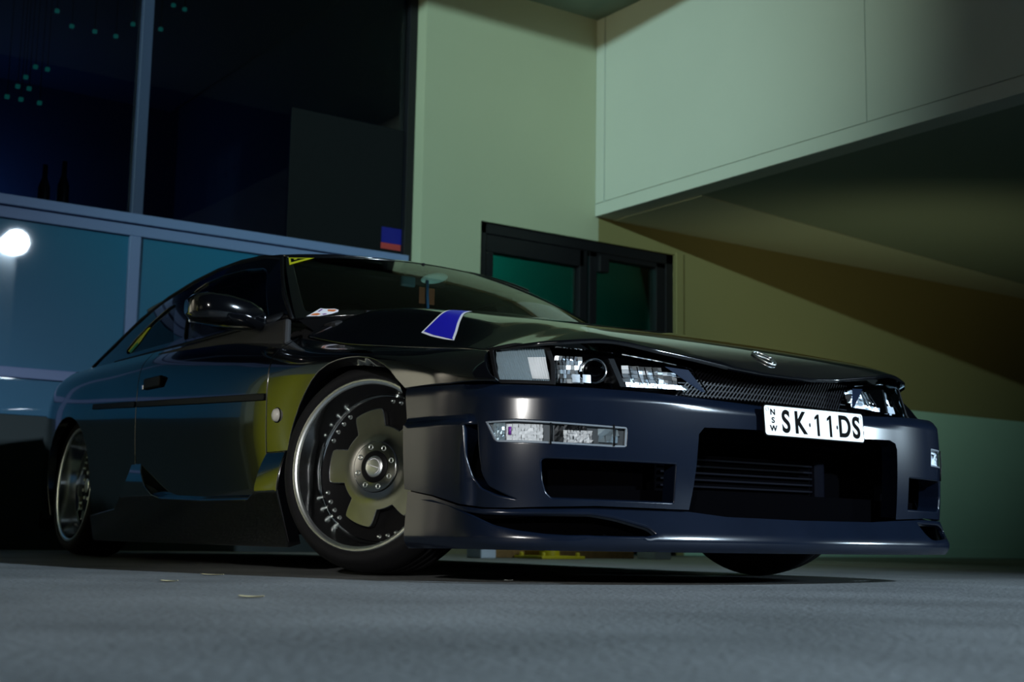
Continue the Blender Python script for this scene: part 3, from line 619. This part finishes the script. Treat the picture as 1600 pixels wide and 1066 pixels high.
# ---- headlamps
def cells(name, grid_pts, n0, jit, m, par, seed=1, fill=.94):
    """reflector facets: each cell keeps its corners in the plane through its centre whose normal is n0 plus a little scatter"""
    rr = random.Random(seed); V = []; F = []; G = grid_pts
    for i in range(len(G)-1):
        for j in range(len(G[0])-1):
            q = [Vector(G[i][j]), Vector(G[i+1][j]), Vector(G[i+1][j+1]), Vector(G[i][j+1])]; c0 = sum(q, Vector())/4
            n = (Vector(n0)+Vector([rr.uniform(-jit, jit) for _ in range(3)])).normalized(); k = len(V)
            for p in q:
                d = (p-c0)*fill; V.append(c0+d-Vector((1, 0, 0))*(d.dot(n)/n.x))
            F.append((k, k+1, k+2, k+3))
    return mk(name, V, F, m, par)
HN = (.972, -.150, .175)
def headlamp(mir):
    MIR = dict(mirror=mir)
    IND = [(-.905, .576), (-.822, .586), (-.733, .583), (-.716, .541), (-.716, .493), (-.866, .496)]
    HL = [(-.704, .583), (-.532, .573), (-.42, .560), (-.338, .549), (-.315, .543), (-.281, .484), (-.481, .4855), (-.699, .490)]
    cl = panel('corner_lamp', lambda s, z: f_hl(s, z, .028+.0022*np.sin(s*2*pi/.0085)), IND, m='lensbase', parent=car, h=.0022, hb=.008, depth=.004, r=.001, **MIR) if False else grid('corner_lamp', lambda u, v: f_hl(*_quad(u, v, [(-.866, .497), (-.718, .494), (-.735, .581), (-.900, .575)]), .013+.0028*np.cos((u+.10*v)*2*pi*22)), np.linspace(0, 1, 177), np.linspace(0, 1, 9), 'fluteblue', car, mir)
    grid('painted_glare', lambda u, v: f_hl(*_quad(.66+.33*u, .06+.66*v, [(-.866, .497), (-.718, .494), (-.735, .581), (-.900, .575)]), .008+.0008*np.cos((u+.1*v)*2*pi*7)), np.linspace(0, 1, 57), np.linspace(0, 1, 5), 'lensbase', cl, mir)  # white patch paints the reflected lamp light on the indicator
    cl['label'] = 'clear fluted indicator lamp'
    panel('lens', lambda s, z: f_hl(s, z, .004), IND, m='clear', parent=cl, h=.03, hb=.02, depth=.012, r=.003, rnd=.008, **MIR)
    panel('lamp_rim', lambda s, z: f_hl(s, z, .002), [(-.918, .580), (-.822, .591), (-.722, .587), (-.706, .541), (-.706, .487), (-.872, .490)], [IND], m='trim', parent=cl, h=.03, hb=.012, depth=.008, r=.002, hrnd=.008, **MIR)
    hl = panel('headlamp', lambda s, z: f_hl(s, z, .075), [(-.71, .592), (-.33, .56), (-.27, .475), (-.71, .480)], m='dark', parent=car, h=.05, depth=0, **MIR)
    panel('lens', lambda s, z: f_hl(s, z, .003), HL, m='clear', parent=hl, h=.03, hb=.02, depth=.008, r=.003, rnd=.008, **MIR)
    sg = -1 if not mir else 1
    def P(s, z, d):
        p = f_hl(np.array([s]), np.array([z]), d)[0]; return Vector((p[0], p[1]*(1 if not mir else -1), p[2]))
    ps = lambda ss, zs, d: [[P(s, z, d) for z in zs] for s in ss]
    # facetted outer reflector
    rnd_ = random.Random(4)
    def fac(s0, s1, z0, z1, d, nu, nv, name, m='satinchrome'):
        V = []; F = []
        for i in range(nu):
            for j in range(nv):
                a = [s0+(s1-s0)*i/nu, s0+(s1-s0)*(i+1)/nu]; b = [z0+(z1-z0)*j/nv, z0+(z1-z0)*(j+1)/nv]; t = [rnd_.uniform(-.008, .008) for _ in range(4)]
                k = len(V); V += [P(a[0], b[0], d+t[0]), P(a[1], b[0], d+t[1]), P(a[1], b[1], d+t[2]), P(a[0], b[1], d+t[3])]; F.append((k, k+1, k+2, k+3))
        return mk(name, V, F, m, hl)
    cells('outer_reflector', ps(np.linspace(-.695, -.618, 8), np.linspace(.495, .566, 7), .045), (.93, -.22, .22), .38, 'flute', hl, 8); cells('reflector_step', ps(np.linspace(-.655, -.60, 3), np.linspace(.496, .518, 2), .03), HN, .10, 'satinchrome', hl, 5)
    # projector ring and bulb lens
    def disc(name, c, r0, prof, m, par):
        o = lathe(name, prof, m, par, 28); o.location = c; o.rotation_euler = (0, 0, radians(62) if not mir else radians(118)); return o
    disc('projector', P(-.588, .530, .03), .03, [(0, .004), (.014, .0), (.024, .006), (.026, .02)], 'clear', hl)
    disc('projector_ring', P(-.588, .530, .034), .03, [(.026, .012), (.030, 0), (.034, .004), (.036, .03)], 'chrome', hl)
    fac(-.560, -.525, .500, .548, .050, 2, 3, 'outer_reflector', 'chrome')
    # divider, inner tray with ribs
    V = [P(-.540, .560, .01), P(-.515, .488, .01), P(-.530, .488, .01), P(-.556, .560, .01), P(-.540, .560, .06), P(-.515, .488, .06), P(-.530, .488, .06), P(-.556, .560, .06)]
    mk('divider', V, [(0, 1, 2, 3), (0, 4, 5, 1), (3, 2, 6, 7)], 'trim', hl)
    cells('inner_reflector', ps(np.linspace(-.507, -.325, 15), np.linspace(.491, .503, 3), .028), HN if not mir else (.93, -.31, .19), .13 if not mir else .25, 'flute', hl, 6)
    cells('inner_reflector', ps(np.linspace(-.500, -.385, 9), np.linspace(.506, .550, 5), .052), (.70, -.45, .45), .3, 'flute', hl, 7)
    cells('inner_reflector', ps(np.linspace(-.400, -.345, 5), np.linspace(.506, .538, 4), .045), (.9, -.3, .25), .25, 'flute', hl, 9)
    for s in (-.485, -.462, -.440, -.418): tube('rib', [P(s, .500, .022), P(s-.004, .520, .028), P(s-.004, .545, .034)], .0014, 'chrome', hl, 6)
    mk('inner_mask', [P(-.395, .548, .012), P(-.300, .488, .008), P(-.285, .486, .008), P(-.325, .543, .010)], [(0, 1, 2, 3)], mat('mask_blue_black', (.006, .012, .03), .6, spec=.15), hl)
def _quad(u, v, q):
    (a, b, c, d) = [np.array(t) for t in q]
    p = (1-u)[:, None]*(1-v)[:, None]*a+u[:, None]*(1-v)[:, None]*b+u[:, None]*v[:, None]*c+(1-u)[:, None]*v[:, None]*d
    return p[:, 0], p[:, 1]
pair(headlamp)
# ---- fog lamps
def foglamp(poly, name, label):
    big = inset(poly, -.003); rim = inset(poly, .001); inner = inset(poly, .0055)
    fl = panel(name, lambda s, z: f_bump(s, z)-np.stack([.02+0*s, 0*s, 0*s], -1), big, m='housing', parent=car, h=.03, hb=.02, depth=.01); fl['label'] = label
    panel('lens', lambda s, z: f_bump(s, z)-np.stack([.004+0*s, 0*s, 0*s], -1), inner, m='clear', parent=fl, h=.03, hb=.02, depth=.006, r=.002)
    panel('lamp_rim', lambda s, z: f_bump(s, z)-np.stack([.001+0*s, 0*s, 0*s], -1), rim, [inner], m='housing', parent=fl, h=.03, hb=.012, depth=.006, r=.002)
    return fl
fl = foglamp(FOG, 'fog_lamp', 'clear fog and turn lamp strip, glare painted white')
def fac2(s0, s1, z0, z1, d, nu, nv, name, par, m='satinchrome', seed=3, amp=.004):
    rr = random.Random(seed); V = []; F = []
    for i in range(nu):
        for j in range(nv):
            a = [s0+(s1-s0)*i/nu, s0+(s1-s0)*(i+1)/nu]; b = [z0+(z1-z0)*j/nv, z0+(z1-z0)*(j+1)/nv]; k = len(V)
            V += list(f_bump(np.array([a[0], a[1], a[1], a[0]]), np.array([b[0], b[0], b[1], b[1]]))-np.array([[d+rr.uniform(-amp, amp), 0, 0] for _ in range(4)])); F.append((k, k+1, k+2, k+3))
    return mk(name, V, F, m, par)
gb = lambda ss, zs, d: [[Vector(f_bump(np.array([s]), np.array([z]))[0])-Vector((d, 0, 0)) for z in zs] for s in ss]
fac2(-.853, -.826, .341, .387, .010, 4, 5, 'turn_reflector', fl, 'fluteblue', 2, .004); fac2(-.822, -.735, .342, .384, .010, 12, 5, 'turn_reflector', fl, 'lensbase', 4, .0022)
fac2(-.706, -.686, .344, .383, .012, 2, 3, 'fog_reflector', fl, 'gun', 5, .003); fac2(-.684, -.612, .342, .372, .011, 9, 4, 'fog_reflector', fl, 'lensbase', 6, .004); fac2(-.684, -.63, .374, .387, .009, 6, 1, 'fog_reflector', fl, 'gun', 8, .002); fac2(-.597, -.545, .345, .378, .014, 3, 2, 'side_reflector', fl, 'fluteblue', 7)
tube('bulb', [f_bump(np.array([-.815]), np.array([.358]))[0]-[.008, 0, 0], f_bump(np.array([-.815]), np.array([.377]))[0]-[.008, 0, 0]], .0042, 'purple', fl, 8)
for s in (-.722, -.565): tube('lens_joint', [f_bump(np.array([s]), np.array([z]))[0] for z in (.336, .36, .388)], .0022, 'trim', fl, 6)
fl2 = foglamp(FOG2, 'fog_lamp', 'clear ribbed lamp hanging by its wire')
fac2(.674, .84, .340, .392, .014, 9, 4, 'turn_reflector', fl2, 'lensbase', 9)
tube('wire', [f_bump(np.array([s]), np.array([z]))[0]+[.006, 0, 0] for s, z in ((.745, .39), (.747, .365), (.752, .345), (.742, .325), (.738, .30))], .0022, 'trim', fl2, 6)
# ---- number plate
R = Matrix.Translation((.8925, .036, .4195)) @ Matrix.Rotation(radians(-4.6), 4, 'Y') @ Matrix(((0, 0, 1, 0), (1, 0, 0, 0), (0, 1, 0, 0), (0, 0, 0, 1)))
def rrect(name, w, h, r, z0, z1, m, par):
    P = [(sx*(w-r)+r*cos(t), sy*(h-r)+r*sin(t)) for sx, sy, a in ((1, 1, 0), (-1, 1, pi/2), (-1, -1, pi), (1, -1, 1.5*pi)) for t in np.linspace(a, a+pi/2, 6)]; n = len(P)
    return mk(name, [(x, y, z0) for x, y in P]+[(x, y, z1) for x, y in P], [tuple(range(n))[::-1], tuple(range(n, 2*n))]+[(i, (i+1) % n, n+(i+1) % n, n+i) for i in range(n)], m, par)
npl = rrect('number_plate', .190, .0412, .011, -.003, .001, 'ink', car); npl.matrix_world = R; npl['label'] = 'white number plate reading NSW SK 11 DS'
rrect('plate_face', .1865, .0380, .008, .0008, .0018, 'plate', npl)
def ch(t, x, y, sx, sy, bold=.0):
    o = obj('letter' if t.isalpha() else ('digit' if t.isdigit() else 'dot'), text_mesh(t, 1., bold), 'ink', npl); o.location = (x, y, .0022); o.scale = (sx, sy, 1)
for t, x in (('S', -.1105), ('K', -.058), ('D', .112), ('S', .158)): ch(t, x, -.003, .066, .080, .026)
for x in (.008, .0555): mk('digit', [(x-.003, -.0312, .0024), (x+.006, -.0312, .0024), (x+.006, .0262, .0024), (x-.000, .0262, .0024), (x-.011, .0178, .0024), (x-.011, .0105, .0024), (x-.003, .0155, .0024)], [(0, 1, 2, 3, 6), (3, 4, 5, 6)], 'ink', npl)
for t, y in (('N', .021), ('S', .0), ('W', -.021)): ch(t, -.157, y, .024, .021, .02)
for x in (-.022, .083): o = lathe('dot', [(0, -.0006), (.004, -.0006), (.004, .001)], 'ink', npl, 12); o.location = (x, -.004, .0018); o.rotation_euler = (-pi/2, 0, 0); o.scale = (.7, 1, 1.4)
for x, y in ((-.176, .028), (.176, .028), (-.095, .030), (-.069, .030), (.10, .030), (.124, .030)):
    o = lathe('bolt', [(0, -.003), (.0035, -.0025), (.005, 0), (.005, .001)], 'gun', npl, 10); o.location = (x, y, .002); o.rotation_euler = (pi/2, 0, 0)
    if abs(x) < .15: o.scale = (.5, .5, .5)
# ---- screen stickers
def decal(name, poly, m, par=None, lift=.003, label=None):
    o = panel(name, lambda a, s: wscreen(a, s)+np.array([lift*.45, 0, lift*.9]), poly, m=m, parent=par or car, h=.03, hb=.015, depth=0)
    if label: o['label'] = label
    return o
tri = decal('warning_sticker', [(-.985, .972), (-.985, .815), (-.825, .945)], 'yellowv', None, .004, 'yellow triangle sticker with a black mark')
decal('black_mark', [(-.974, .950), (-.974, .862), (-.878, .938)], 'ink', tri, .0045); decal('yellow_mark', [(-.955, .938), (-.955, .912), (-.935, .922), (-.937, .938)], 'yellowv', tri, .005)
ws_ = decal('heart_sticker', [(-.965, -0.018), (-.945, 0.011), (-.92, 0.051), (-.905, 0.074), (-.885, 0.063), (-.855, 0.059), (-.842, 0.040), (-.848, 0.017), (-.875, -0.006), (-.92, -0.026)], 'white', None, .004, 'white cut-out sticker with an orange heart and purple letters')
decal('heart', [(-.884, 0.043), (-.877, 0.054), (-.869, 0.048), (-.857, 0.048), (-.850, 0.039), (-.862, 0.020), (-.882, 0.028)], 'orange', ws_, .0045); decal('purple_stroke', [(-.92, 0.034), (-.903, 0.064), (-.897, 0.059), (-.914, 0.029)], 'purple', ws_, .0045)
decal('orange_ring', [(-.952, -0.009), (-.940, 0.009), (-.922, 0.013), (-.912, -0.003), (-.928, -0.017)], 'orange', ws_, .0045); decal('purple_mark', [(-.91, -0.003), (-.895, 0.004), (-.89, -0.007), (-.905, -0.014)], 'purple', ws_, .0045)
# ---- door mirrors
def mirror_(mir):
    sg = 1 if mir else -1
    rings = []; V = []; F = []; n = 18
    S = [(-.790, .020, .024, .800, -.74), (-.815, .045, .040, .806, -.745), (-.86, .062, .048, .815, -.75), (-.93, .068, .052, .823, -.755), (-.99, .066, .050, .828, -.765), (-1.02, .055, .042, .830, -.775), (-1.038, .03, .025, .830, -.785)]
    for y, rx, rz, zc, xc in S:
        for k in range(n):
            t = 2*pi*k/n; cx, sz = cos(t), sin(t); e = .6
            V.append((xc+rx*np.sign(cx)*abs(cx)**e, -sg*y if not mir else -y, zc+rz*np.sign(sz)*abs(sz)**e))
    if not mir: V = [(x, -abs(y), z) for x, y, z in V]
    else: V = [(x, abs(y), z) for x, y, z in V]
    for i in range(len(S)-1):
        for k in range(n): F.append((i*n+k, i*n+(k+1) % n, (i+1)*n+(k+1) % n, (i+1)*n+k))
    F += [tuple(range(n)), tuple(range((len(S)-1)*n, len(S)*n))]
    if mir: F = [q[::-1] for q in F]
    mh = mk('door_mirror', V, F, 'paint', car, True)
    tube('mirror_stalk', [(-.70, sg*.735, .815), (-.735, sg*.775, .800), (-.745, sg*.81, .803)], .020, 'trim', mh, 10)
    box('mirror_glass', -.835, -.822, sg*.83, sg*1.015, .785, .865, 'chrome', mh, .004)
pair(mirror_)
# ---- cabin
def seat(y, name='seat'):
    bm = bmesh.new(); add_box(bm, -1.62, -1.08, y-.24, y+.24, .34, .48, .05)
    s = bmo(name, bm, 'inter', car, True)
    V = [(-1.58, y-.22, .46), (-1.58, y+.22, .46), (-1.80, y+.20, .80), (-1.80, y-.20, .80), (-1.70, y-.24, .44), (-1.70, y+.24, .44), (-1.89, y+.21, .79), (-1.89, y-.21, .79)]
    bm = bmesh.new(); vs = [bm.verts.new(v) for v in V]
    for q in ((0, 1, 2, 3), (4, 7, 6, 5), (0, 4, 5, 1), (1, 5, 6, 2), (2, 6, 7, 3), (3, 7, 4, 0)): bm.faces.new([vs[i] for i in q])
    bmesh.ops.bevel(bm, geom=bm.edges[:], offset=.03, segments=2, affect='EDGES'); bmo('backrest', bm, 'inter', s, True)
    box('headrest', -1.90, -1.83, y-.09, y+.09, .815, .93, 'inter', s, .03)
seat(-.36); seat(.36)
box('dashboard', -.80, -.46, -.68, .68, .58, .79, 'inter', car, .03)
box('instrument_hood', -.86, -.66, -.50, -.22, .77, .835, 'inter', car, .02)
sw = [(-.98+.07*sin(t), -.36+.18*cos(t), .76+.165*sin(t)) for t in np.linspace(0, 2*pi, 33)]
wheel_ = tube('steering_wheel', sw, .014, 'inter', car, 8); tube('spoke', [(-.98, -.53, .76), (-.95, -.36, .75), (-.98, -.19, .76)], .012, 'inter', wheel_, 8); tube('column', [(-.95, -.36, .75), (-.75, -.36, .70)], .02, 'inter', wheel_, 8)
box('door_card', -1.68, -.56, -.80, -.775, .26, .79, 'inter', car, .01); box('door_card', -1.68, -.56, .775, .80, .26, .79, 'inter', car, .01)
box('rear_seat', -2.55, -2.10, -.60, .60, .38, .82, 'inter', car, .06); box('parcel_shelf', -2.85, -2.5, -.62, .62, .78, .815, 'inter', car, .01)
box('headliner', -2.15, -1.15, -.50, .50, 1.085, 1.10, 'inter', car, .004)
rv = box('rear_view_mirror', -.985, -.960, -.13, .055, 1.040, 1.095, 'inter', car, .012); tube('mirror_arm', [(-.985, -.03, 1.09), (-1.0, -.03, 1.135)], .008, 'inter', rv, 6)
bm = bmesh.new(); bmesh.ops.create_uvsphere(bm, u_segments=24, v_segments=10, radius=1, matrix=Matrix.Translation((-.955, -.005, 1.075)) @ Matrix.Rotation(radians(14), 4, 'X') @ Matrix.Diagonal((.008, .062, .020, 1)))
bmo('mirror_face', bm, 'teal', rv, True)  # reflection of the wall painted on as teal
box('toll_tag', -.962, -.945, -.155, -.09, 1.028, 1.070, mat('tag_case', (.05, .14, .17), .4), car, .008)
tube('lanyard', [(-.945, -.042, 1.06), (-.94, -.043, 1.0), (-.935, -.040, .93)], .006, 'ribbon', car, 8); box('hanging_tag', -.955, -.95, -.072, -.004, .972, 1.035, 'tag', car, .002)
tube('roll_bar', [(-1.98, -.56, .25), (-2.0, -.56, .80), (-2.02, -.50, 1.02), (-2.03, -.40, 1.09), (-2.03, .40, 1.09), (-2.02, .50, 1.02), (-2.0, .56, .80), (-1.98, .56, .25)], .022, 'inter', car, 10)
box('wiper', -.50, -.485, -.55, .0, .826, .834, 'trim', car, .002)
# ---- wheels
def wheel():
    base = lathe('wheel', [(.2280, .009), (.2258, .020), (.2225, .038), (.2190, .056), (.2165, .074), (.213, .088), (.206, .094)], 'barrelm', car, 96)
    lathe('rim_lip', [(.2445, .004), (.2435, .0), (.2402, -.0012), (.2310, .0030), (.2290, .0055), (.2280, .0095)], 'polish', base, 96)
    base['label'] = 'deep-dish alloy wheel with polished lip'
    ty = lathe('tyre', [(.2435, .004), (.2475, -.001), (.2535, -.0035), (.262, -.004), (.270, -.0015), (.2785, .008), (.286, .020), (.2925, .033), (.2955, .045), (.2965, .055), (.2965, .072), (.291, .074), (.291, .080), (.2965, .082), (.297, .104), (.291, .106), (.291, .112), (.297, .114), (.297, .136), (.291, .138), (.291, .144), (.2965, .146), (.2965, .168), (.294, .182), (.286, .198), (.270, .212), (.2435, .215)], 'rubber', base, 96)
    lathe('barrel', [(.206, .094), (.208, .10), (.212, .21), (.2435, .215)], 'gun', base, 64)
    lathe('flange', [(.2065, .0925), (.196, .0955), (.17, .098), (.10, .100)], 'trim', base, 64)
    # disc with five open windows at its rim
    W0 = [radians(70+72*k) for k in range(5)]
    def rout(t):
        d = min(abs((t-w0+pi) % (2*pi)-pi) for w0 in W0); k = radians(16.5)
        u = np.clip((k+radians(5)-d)/radians(9.0), 0, 1); u = u*u*(3-2*u); return .168-.049*u
    ol = [(rout(t)*cos(t), rout(t)*sin(t)) for t in np.linspace(0, 2*pi, 361)[:-1]]
    fd = lambda u, v: np.stack([u, .076-.012*np.exp(-((u*u+v*v)/.075**2)**2)-.010*np.clip(np.sqrt(u*u+v*v)/.168, 0, 1)**2*0+.0*u, v], -1)
    panel('wheel_face', fd, ol, m='face', parent=base, h=.010, hb=.006, depth=.018, r=.003)
    lathe('hub_plate', [(0, .0605), (.070, .0605), (.0725, .0615), (.073, .068)], 'face', base, 64)
    lathe('hub_ring', [(.031, .056), (.042, .0585), (.046, .0605), (.046, .064)], 'trim', base, 48)
    cap = lathe('center_cap', [(0, .0535), (.022, .0540), (.0305, .0565), (.032, .060)], 'polish', base, 40)
    tube('cap_emblem', [(.022*cos(t), .0532, .022*sin(t)) for t in np.linspace(2.2, -1.2, 14)], .0014, 'white', base, 6); tube('cap_emblem', [(-.019, .0528, .008), (0, .0515, .0), (.019, .0528, -.005)], .0014, 'white', base, 6)
    b0 = None
    for k in range(8):
        t = 2*pi*k/8+.3; o = lathe('lug_nut', [(0, .0025), (.0045, .0025), (.0055, -.0015), (.0075, -.0015), (.0078, .002)], 'polish', base, 14); o.location = (.0585*cos(t), .0600, .0585*sin(t))
    bolt = None
    for w0 in W0:
        for d in (-.225, -.075, .075, .225):
            t = w0+d
            if bolt is None: bolt = o = lathe('bolt', [(0, -.009), (.003, -.0085), (.0042, -.006), (.0046, 0), (.0065, .0005), (.0068, .004)], 'polish', base, 12)
            else: o = bolt.copy(); COL.objects.link(o); o.parent = base
            o.location = (.194*cos(t), .0945, .194*sin(t))
    disc = lathe('brake_disc', [(.06, .13), (.150, .13), (.152, .135), (.15, .15)], 'gun', base, 40)
    return base
w0 = wheel()
def copy_tree(o, par):
    c = o.copy(); COL.objects.link(c); c.parent = par
    for q in o.children: copy_tree(q, c)
    return c
spots = [((-.008, -.810, .3085), 25.6, 4.4, 0), ((-2.535, -.822, .3045), -.9, 2.7, 0), ((-.008, .800, .3085), 25.6, 4.4, 1), ((-2.535, .822, .3045), .9, 2.7, 1)]
for i, (p, st_, cb, left) in enumerate(spots):
    o = w0 if i == 0 else copy_tree(w0, car)
    if left: Rm_ = Matrix.Rotation(radians(st_), 4, 'Z') @ Matrix.Rotation(radians(cb), 4, 'X') @ Matrix.Rotation(pi, 4, 'Z')
    else: Rm_ = Matrix.Rotation(radians(st_), 4, 'Z') @ Matrix.Rotation(radians(-cb), 4, 'X')
    o.matrix_world = Matrix.Translation(p) @ Rm_
# inner wheel arches
def arch(x0, sg, name='arch_liner', r=.345, y0=.50):
    def f(a, y): return np.stack([x0+r*np.cos(a), sg*y+0*a, .29+r*np.sin(a)], -1)
    grid(name, f, np.linspace(-.35, pi+.35, 30), np.array([y0, .70, .845]), 'dark', car)
for x0, r in ((-.01, .335), (-2.51, .32)):
    for sg in (-1, 1): arch(x0, sg, r=r)

# ================================================================== loose things
lp = thing('street_lamp', 'tall pale street lamp across the yard, its glowing white head mirrored in the teal panel', 'lamp', (LAMP[0], LAMP[1], 0))
def loc(o, par): o.parent = par; o.matrix_parent_inverse = Matrix.Translation(-par.location)
o = box('post', LAMP[0]+.18, LAMP[0]+.34, LAMP[1]-.14, LAMP[1]+.14, .02, 4.30, 'steel', None, .02); loc(o, lp)
o = box('base_plate', LAMP[0]+.1, LAMP[0]+.42, LAMP[1]-.2, LAMP[1]+.2, 0, .02, 'steel', None, .004); loc(o, lp)
bm = bmesh.new(); bmesh.ops.create_uvsphere(bm, u_segments=24, v_segments=14, radius=1, matrix=Matrix.Translation((LAMP[0]+.02, LAMP[1], LAMP[2])) @ Matrix.Diagonal((.18, .20, .15, 1))); o = bmo('lamp_head', bm, 'lampm', None, True); loc(o, lp)
def bollard(x, y, label, h=.9, r=.055):
    b = thing('bollard', label, 'bollard', (x, y, 0))
    o = lathe('post', [(0, h), (r*.7, h-.004), (r, h-.03), (r, .015)], 'yellow', b, 28); o.rotation_euler = (pi/2, 0, 0)
    o = box('base_plate', -.13, .13, -.145, .145, 0, .016, 'yellow', b, .004)
    for sx in (-.1, .1):
        for sy in (-.115, .115): q = lathe('bolt', [(0, .035), (.010, .034), (.012, .03), (.012, .016)], 'yellow', b, 8); q.rotation_euler = (pi/2, 0, 0); q.location = (sx, sy, 0)
    return b
bollard(-2.62, 1.80, 'yellow steel bollard behind the car, its base plate seen under the bumper')
bollard(-2.75, -1.95, 'yellow bollard beside the flank of the car, mirrored in its door', 1.05, .13)
bollard(-.9, -4.6, 'far yellow bollard on the near side of the car, mirrored in its front wheel', .9, .12)
pl_ = box('plank', -2.86, -2.76, 1.44, 2.52, 0, .045, 'timber', None, .006); tag(pl_, 'weathered brown timber plank lying on the ground behind the yellow bollard', 'plank')
b1 = box('concrete_block', -2.74, -2.60, 1.34, 1.435, 0, .085, 'block', None, .006); tag(b1, 'pale concrete block at the left end of the plank, nearer the front wheel', 'block')
b2 = box('concrete_block', -2.78, -2.62, 2.555, 2.68, 0, .09, 'block', None, .006); tag(b2, 'pale concrete block at the far right end of the brown plank', 'block')
# scraps on the ground
def scrap(x, y, l, wd, a, m, label, cat, name):
    n = 7; V = []; F = []
    for i in range(n):
        u = i/(n-1); s = wd*(.35+.65*sin(pi*min(1, u*1.1+.08)))
        for k, q in enumerate((-.5, 0, .5)): V.append(((u-.5)*l, q*s, .0015+.006*(u-.5)**2+(.002 if k != 1 else .0)))
    for i in range(n-1):
        for k in range(2): F.append((i*3+k, i*3+k+1, (i+1)*3+k+1, (i+1)*3+k))
    o = mk(name, V, F, m, None, True); o.location = (x, y, 0); o.rotation_euler = (0, 0, a); tag(o, label, cat)
scrap(1.104, -1.634, .045, .03, .98, 'paper', 'small pale yellow leaf on the asphalt, the one nearest the camera', 'leaf', 'leaf')
scrap(.37, -1.50, .04, .03, .9, 'paper', 'small tan leaf on the asphalt left of the nearest one, by the shadow edge', 'leaf', 'leaf')
scrap(-.05, -1.22, .06, .03, .9, 'paper', 'dull leaf lying in the shadow along the car sill', 'leaf', 'leaf')
scrap(.44, -.62, .025, .02, .5, 'white_paper', 'tiny white paper scrap on the asphalt in front of the near front tyre', 'scrap', 'paper_scrap')
for i, (y, h, lab) in enumerate(((-.475, .36, 'dark bottle on the window ledge, left of the two'), (-.365, .40, 'taller dark bottle on the window ledge, right of the two'))):
    o = lathe('bottle', [(0, h), (.014, h), (.015, h*.78), (.034, h*.62), (.036, .01), (.03, 0), (0, 0)], 'black', None, 20); o.rotation_euler = (pi/2, 0, 0); o.location = (-4.55, y, 1.862); tag(o, lab, 'bottle')
glints = [(-.19, 3.34), (-.04, 3.34), (.10, 3.34), (.21, 3.45), (.40, 3.46), (-.40, 3.02), (-.325, 3.02), (-.455, 2.94), (-.50, 2.87), (-.43, 2.87), (-.56, 2.79), (-.475, 2.79), (-.36, 2.79), (.56, 3.64), (.48, 3.65), (-.29, 3.42)]  # glowing dots added in place of reflections on the upper glass
first = None
for y, z in glints:
    if first is None:
        first = o = box('glint_light', -.012, .012, -.013, .013, -.012, .012, 'glint', None, .003)
    else: o = first.copy(); COL.objects.link(o)
    o.location = (-5.2, y, z); q = box('cord', -.002, .002, -.002, .002, 0, 3.985-z, 'black', o, 0); tag(o, 'faint green pilot light added for a reflection in the upper glass', 'light', 'green pilot lights added behind the upper glass')
bpy.context.view_layer.update()
